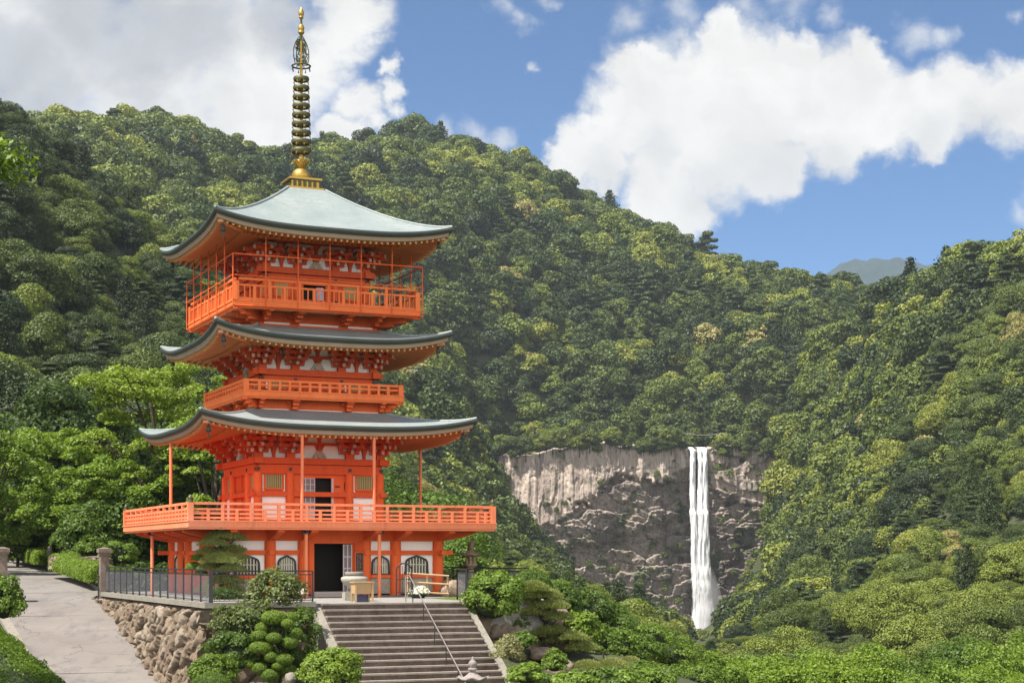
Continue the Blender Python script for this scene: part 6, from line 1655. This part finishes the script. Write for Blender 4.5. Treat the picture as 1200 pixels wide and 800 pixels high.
loc = px2w(640, 800, 58.5); garden_pine(loc, 3.4, 2.9, 61, 'tiered garden pine with pale needle pads right of the steps', .68, pads_px([(623,688,23),(636,696,24),(618,705,20),(648,708,20),(630,716,24),(612,726,17),(655,722,18),(645,738,22),(660,748,28),(682,757,20),(630,742,18),(672,745,18)], 58.5, loc), n=34000, leaf=.075)
loc = px2w(706, 822, 57); garden_pine(loc, 1.8, 2.4, 62, 'low cloud-pruned bright pine at the bottom of the garden', .80, pads_px([(688,778,20),(676,793,16),(700,789,20),(716,776,20),(730,786,17),(722,799,18),(694,801,20),(738,772,12)], 57, loc), n=16000, leaf=.05)
boulder(634, 770, .46, .55, 11, 'beige garden rock under the tiered pine', d=57.5); boulder(655, 790, .5, .8, 12, 'dark brown upright rock below the tiered pine', d=56.5)
boulder(606, 745, .36, .6, 14, 'small grey-brown rock under the leafy bush by the steps', d=57)
bush(px2w(650, 778, 54), .5, .45, .42, 59, 2600, .055, .6, 'small leafy shrub between the garden rocks and the low cloud-pruned pine', rough=.5)
bush(px2w(612, 752, 55), .5, .45, .42, 60, 2400, .055, .5, 'dark leafy shrub half covering the garden rocks', rough=.5)
# ---- in front of the retaining wall
bush(px2w(322, 697, 53.2), 1.02, .8, .88, 71, 4200, .068, .45, 'tall pale variegated shrub in front of the open dark fence', rough=.5, m='azalea', lumps=9, core=False)
bush(px2w(288, 735, 52.4), 1.15, .8, .85, 72, 4600, .062, .35, 'wide pale variegated shrub against the boulder wall', rough=.5, m='azalea', lumps=9)
bush(px2w(278, 768, 51), 1.0, .8, .75, 73, 5200, .06, .36, 'dark green shrub under the wide pale shrub', rough=.5)
bush(px2w(250, 789, 49.5), .75, .7, .55, 74, 6500, .05, .62, 'bright green leafy shrub at the foot of the boulder wall', rough=.4)
bush(px2w(247, 806, 48.5), .62, .6, .46, 75, 9000, .022, .50, 'smooth clipped dome at the bottom edge below the boulder wall', rough=.06)
bush(px2w(388, 790, 49), .98, .9, .78, 76, 8000, .058, .75, 'bright lime-green rounded bush at the foot of the steps', rough=.4, lumps=10)
bush(px2w(352, 742, 52.6), .75, .6, .95, 77, 3800, .055, .42, 'loose leafy shrub behind the ball-pruned topiary', rough=.55, core=False)
bush(px2w(364, 775, 51.5), .5, .4, .5, 78, 2200, .055, .4, 'small leafy shrub between the topiary and the lime bush', rough=.5)
def topiary():
    d = 50.8; base = px2w(326, 806, d); root = empty('ball_topiary', base, 0, 'cloud-pruned topiary of many round green balls in front of the boulder wall', 'topiary'); rng = np.random.default_rng(5); segs = poly([(0, .2, -.3), (.05, .2, .8), (-.05, .15, 1.6)], .07, .03)
    for i, (zx, zy, rx, ry, dy) in enumerate([(660,345,78,46,.0),(745,383,36,28,-.35),(565,462,54,34,-.2),(660,475,50,32,-.45),(575,536,74,40,-.3),(762,505,50,38,-.25),(805,448,40,36,.1),(640,596,42,32,-.45),(725,612,58,36,-.4),(512,642,40,30,-.1),(570,670,48,36,-.4),(635,715,56,40,-.5),(682,656,36,26,-.5),(505,590,30,34,.05),(580,412,40,34,.05),(765,345,48,34,.2),(800,590,40,60,.3),(740,680,60,40,-.1),(600,640,60,60,.35),(690,540,90,80,.45),(650,430,80,60,.45)]):
        px, py = 200+zx/5.4545, 660+zy/5.4545; c = px2w(px, py, d+dy)-base; rx_, rz_ = rx/5.4545/FPX*d, ry/5.4545/FPX*d; n = int(1500+26000*rx_*rz_)
        dd = rdir(rng, n); k = (.93+.13*rng.random(n))*(1+.08*(fbm(dd[:, 0]*3+i, dd[:, 1]*3, dd[:, 2]*3, seed=i)-.5)); Pp = np.array(c)+dd*np.array([rx_, rx_, rz_])*k[:, None]; Nn = unit(dd+rng.normal(size=dd.shape)*.5)
        crown_obj('foliage_ball', Pp, Nn, .021, rng, M['leaf'], root, (.60+.14*rng.random()) if dy < .3 else .3, .6, ellip(tuple(c), rx_*.88, rx_*.88, rz_*.88)); segs += poly([(0, .2, max(.2, c.z*.7)), ((c.x)*.6, c.y*.6+.08, c.z-.15), tuple(c)], .03, .015)
    TV, TF = tubes_np(segs, 6); link('trunk', np_mesh('trunk', TV, TF, M['bark'], True), root)
topiary()
boulder(341, 799, .2, 1.0, 21, 'small blue-grey upright stone beside the topiary', 'granite', d=49.6)
# terrace pine by the fence
d = 61.5; loc = px2w(257, 702, d); garden_pine(loc, 2.85, 2.2, 63, 'tiered green pine on the terrace behind the wire mesh fence', .72, pads_px([(254.6,617,19),(263,627,23),(276,630,14),(252,636,19),(246,646,18),(268,643,20),(262,655,27),(279,652,14),(250,664,22),(272,667,20),(262,680,24),(244,690,14),(272,690,17)], d, loc), n=26000, leaf=.06)
for i, (px, py, r) in enumerate([(232,654,.20),(227,664,.24),(247,656,.30),(236,672,.2)]):
    o = bush(px2w(px, py, 63), r*1.2, r, r*.8, 160+i, 1600, .03, .72, 'small bright clipped ball left of the terrace pine', rough=.08, group='small bright clipped balls left of the terrace pine')
bush(px2w(263, 698, 60.5), .8, .4, .3, 165, 1800, .04, .3, 'low dark planting round the foot of the terrace pine', rough=.4)
# flowers
def flowers(px, py, r, label, pot, seed):
    p = at_px(px, py); root = empty('flower_pot', p, 0, label, 'flowers'); rng = np.random.default_rng(seed)
    if pot: b = MB(); b.lathe([(r*.7, 0), (r*.95, .14), (r*.98, .18), (r*.9, .18)], n=16); b.build('pot', M['iron'], root)
    dd = rdir(rng, 900); dd[:, 2] = np.abs(dd[:, 2]); Pp = dd*np.array([r*1.25, r*1.0, r*.9])*(.7+.35*rng.random((900, 1)))+np.array([0, 0, .18]); crown_obj('blossom', Pp, unit(dd+rng.normal(size=dd.shape)*.6), .045, rng, M['flower'], root, .6, .9)
    dd = rdir(rng, 700); dd[:, 2] = np.abs(dd[:, 2])*.6; Pp = dd*np.array([r*1.3, r*1.1, r*.7])*(.6+.35*rng.random((700, 1)))+np.array([0, 0, .16]); crown_obj('leaves', Pp, unit(dd+rng.normal(size=dd.shape)*.6), .05, rng, M['leaf'], root, .6)
flowers(490, 700.5, .33, 'white flowers in a dark pot beside the bamboo barrier', True, 1); flowers(348, 701, .30, 'white flowers behind the open dark fence left of the doorway', False, 2)
# ---- hedges and shrubs along the road
hedge(px2w(72, 668, 87), px2w(120, 684, 75.5), 1.3, .85, 1, .66, 'long clipped hedge along the kerb left of the stone gate post', dens=1300)
hedge(px2w(20, 653, 114), px2w(52, 662, 98), 1.2, .85, 2, .70, 'clipped hedge along the far bend of the road', dens=900, leaf=.055)
hedge(px2w(129, 684, 75), px2w(146, 684, 77), .8, .7, 3, .6, 'short clipped hedge between the gate post and the terrace fence', dens=1300)
for i, (px, py, d, r) in enumerate([(70,661,86,.34),(84,655,86,.42),(51,659,98,.36)]):
    bush(px2w(px, py, d), r*1.2, r, r*.9, 170+i, 1900, .04, .68, ['small round clipped bush at the left end of the long hedge', 'round clipped bush in front of the low stone wall', 'small round bush at the right end of the far hedge'][i], rough=.08)
for i, (px, py, d, r) in enumerate([(8,642,116,1.15),(24,640,114,1.0),(42,641,108,1.05),(-12,640,116,1.2),(54,645,104,.7),(140,650,84,.8),(108,642,88,.7)]):
    bush(px2w(px, py, d), r*1.3, r, r*.9, 180+i, 3200, .07, .6, 'rounded bright green shrub along the far side of the road' if px < 60 else ('green shrub right of the gate post under the balcony end' if px > 120 else 'green shrub right beside the memorial slab'), rough=.35, group='rounded shrubs along the far side of the road' if px < 60 else None)
bush(px2w(4, 707, 52), .82, .7, .85, 190, 5200, .06, .58, 'leafy green bush in front of the left gate post', rough=.5)
hedge(tuple(px2w(-70, 684, 50)-Vector((0, 0, 2.35))), tuple(px2w(94, 828, 36)-Vector((0, 0, 2.2))), 2.6, 1.72, 9, .55, 'green mossy clipped bank in the bottom left corner', dens=850, leaf=.035, group='clipped banks at the bottom left')
# ---- shrubs clinging to the cliff
protos = [bush((0, 0, 0), 3.0, 2.6, 2.6, 200+i, 520, .42, .5, None, None, None, 'hill_leaf', core=False, rough=.5) for i in range(3)]
CS = [(640,592,1.0),(652,598,.8),(662,590,.7),(702,566,.8),(716,563,.6),(738,562,.5),(770,556,1.1),(780,560,.7),(596,560,.8),(604,548,.6),(620,600,.5),(745,590,.4),(798,640,.9),(796,625,.8),(800,610,.6),(800,655,.8),(798,590,.7),(795,575,.6),(845,560,.7),(850,575,.8),(856,590,.6),(880,548,.9),(888,556,.8),(900,560,.9),(905,535,1.0),(912,545,.9),(870,610,.8),(880,602,.9),(893,598,.7),(862,640,.8),(868,655,.9),(860,670,1.0),(866,690,1.1),(875,700,1.0),(905,640,1.0),(912,620,1.1),(918,600,1.0),(895,650,.8),(850,720,.9),(885,680,.9),(920,565,1.0),(924,585,1.1),(590,585,.9),(588,600,1.1),(838,530,.6),(850,525,.8),(865,522,.9),(790,540,.4),(741,548,.4),(690,640,.6),(735,650,.7),(762,668,.9),(780,690,1.0),(795,705,1.0),(672,655,.7),(842,548,1.3),(856,556,1.2),(872,540,1.4),(895,528,1.5),(915,575,1.6),(908,660,1.6),(898,690,1.7),(880,715,1.7),(860,735,1.5),(868,625,1.3),(846,610,1.2),(890,625,1.3),(902,580,1.2),(780,650,1.0),(765,640,.8),(600,625,1.2),(612,640,1.2),(625,648,1.1),(650,655,1.1),(690,662,1.2),(720,668,1.3),(750,684,1.4),(775,706,1.5),(792,728,1.5)]
for i, (px, py, s) in enumerate(CS):
    o = protos[i] if i < 3 else protos[i % 3].copy()
    if i >= 3: COL.objects.link(o)
    dd = cliff_depth(px, py); o.location = ((px-600)/FPX*CD, dd-.8, EYE+(653-py)/FPX*CD); o.rotation_euler.z = i*1.3; o.scale = (s*.85, s*.7, s*(.8+.3*((i*7) % 5)/5)); o['tint'] = .25+.4*((i*13) % 10)/10
    side = 'the cliff left of the waterfall' if px < 790 else 'the ledges close beside the falling water' if px < 858 else 'the broken cliff right of the waterfall'
    tag(o, f'green shrub clinging to {side}', 'shrub', f'shrubs clinging to {side}')
# low growth on the last open ground beside and below the fall
def ray_ground(px, py, d0=230, d1=925):
    ds = np.arange(d0, d1, 3.0); xs = (px-600)/FPX*ds; hz = height(xs, ds); rz = EYE+(653-py)/FPX*ds; hit = np.where(hz >= rz)[0]
    i = hit[0] if len(hit) else len(ds)-1
    return Vector((xs[i], ds[i], float(hz[i])))
rg = random.Random(12); spots = [(x, y) for x in range(806, 862, 7) for y in (744, 752, 760, 768, 776)]
spots += [(868, 690), (872, 680), (876, 668), (880, 657), (884, 647), (888, 637), (892, 626), (896, 614), (874, 690), (880, 678), (884, 665), (889, 652), (866, 702), (872, 712), (862, 715), (894, 640)]
for i, (px, py) in enumerate(spots):
    p = ray_ground(px+rg.uniform(-3, 3), py+rg.uniform(-3, 3)); s = p.y/900*rg.uniform(.75, 1.25)*(1.15 if i < 40 else 1.35)
    o = protos[i % 3].copy(); COL.objects.link(o); o.location = p+Vector((0, 0, .6*s)); o.rotation_euler.z = i*1.7; o.scale = (s, s, s*.8); o['tint'] = rg.uniform(.3, .75)
    where = 'on the valley floor just below the waterfall foot' if i < 40 else 'on the steep bank right of the waterfall foot'
    tag(o, f'low green shrub {where}', 'shrub', f'low shrubs {where}')
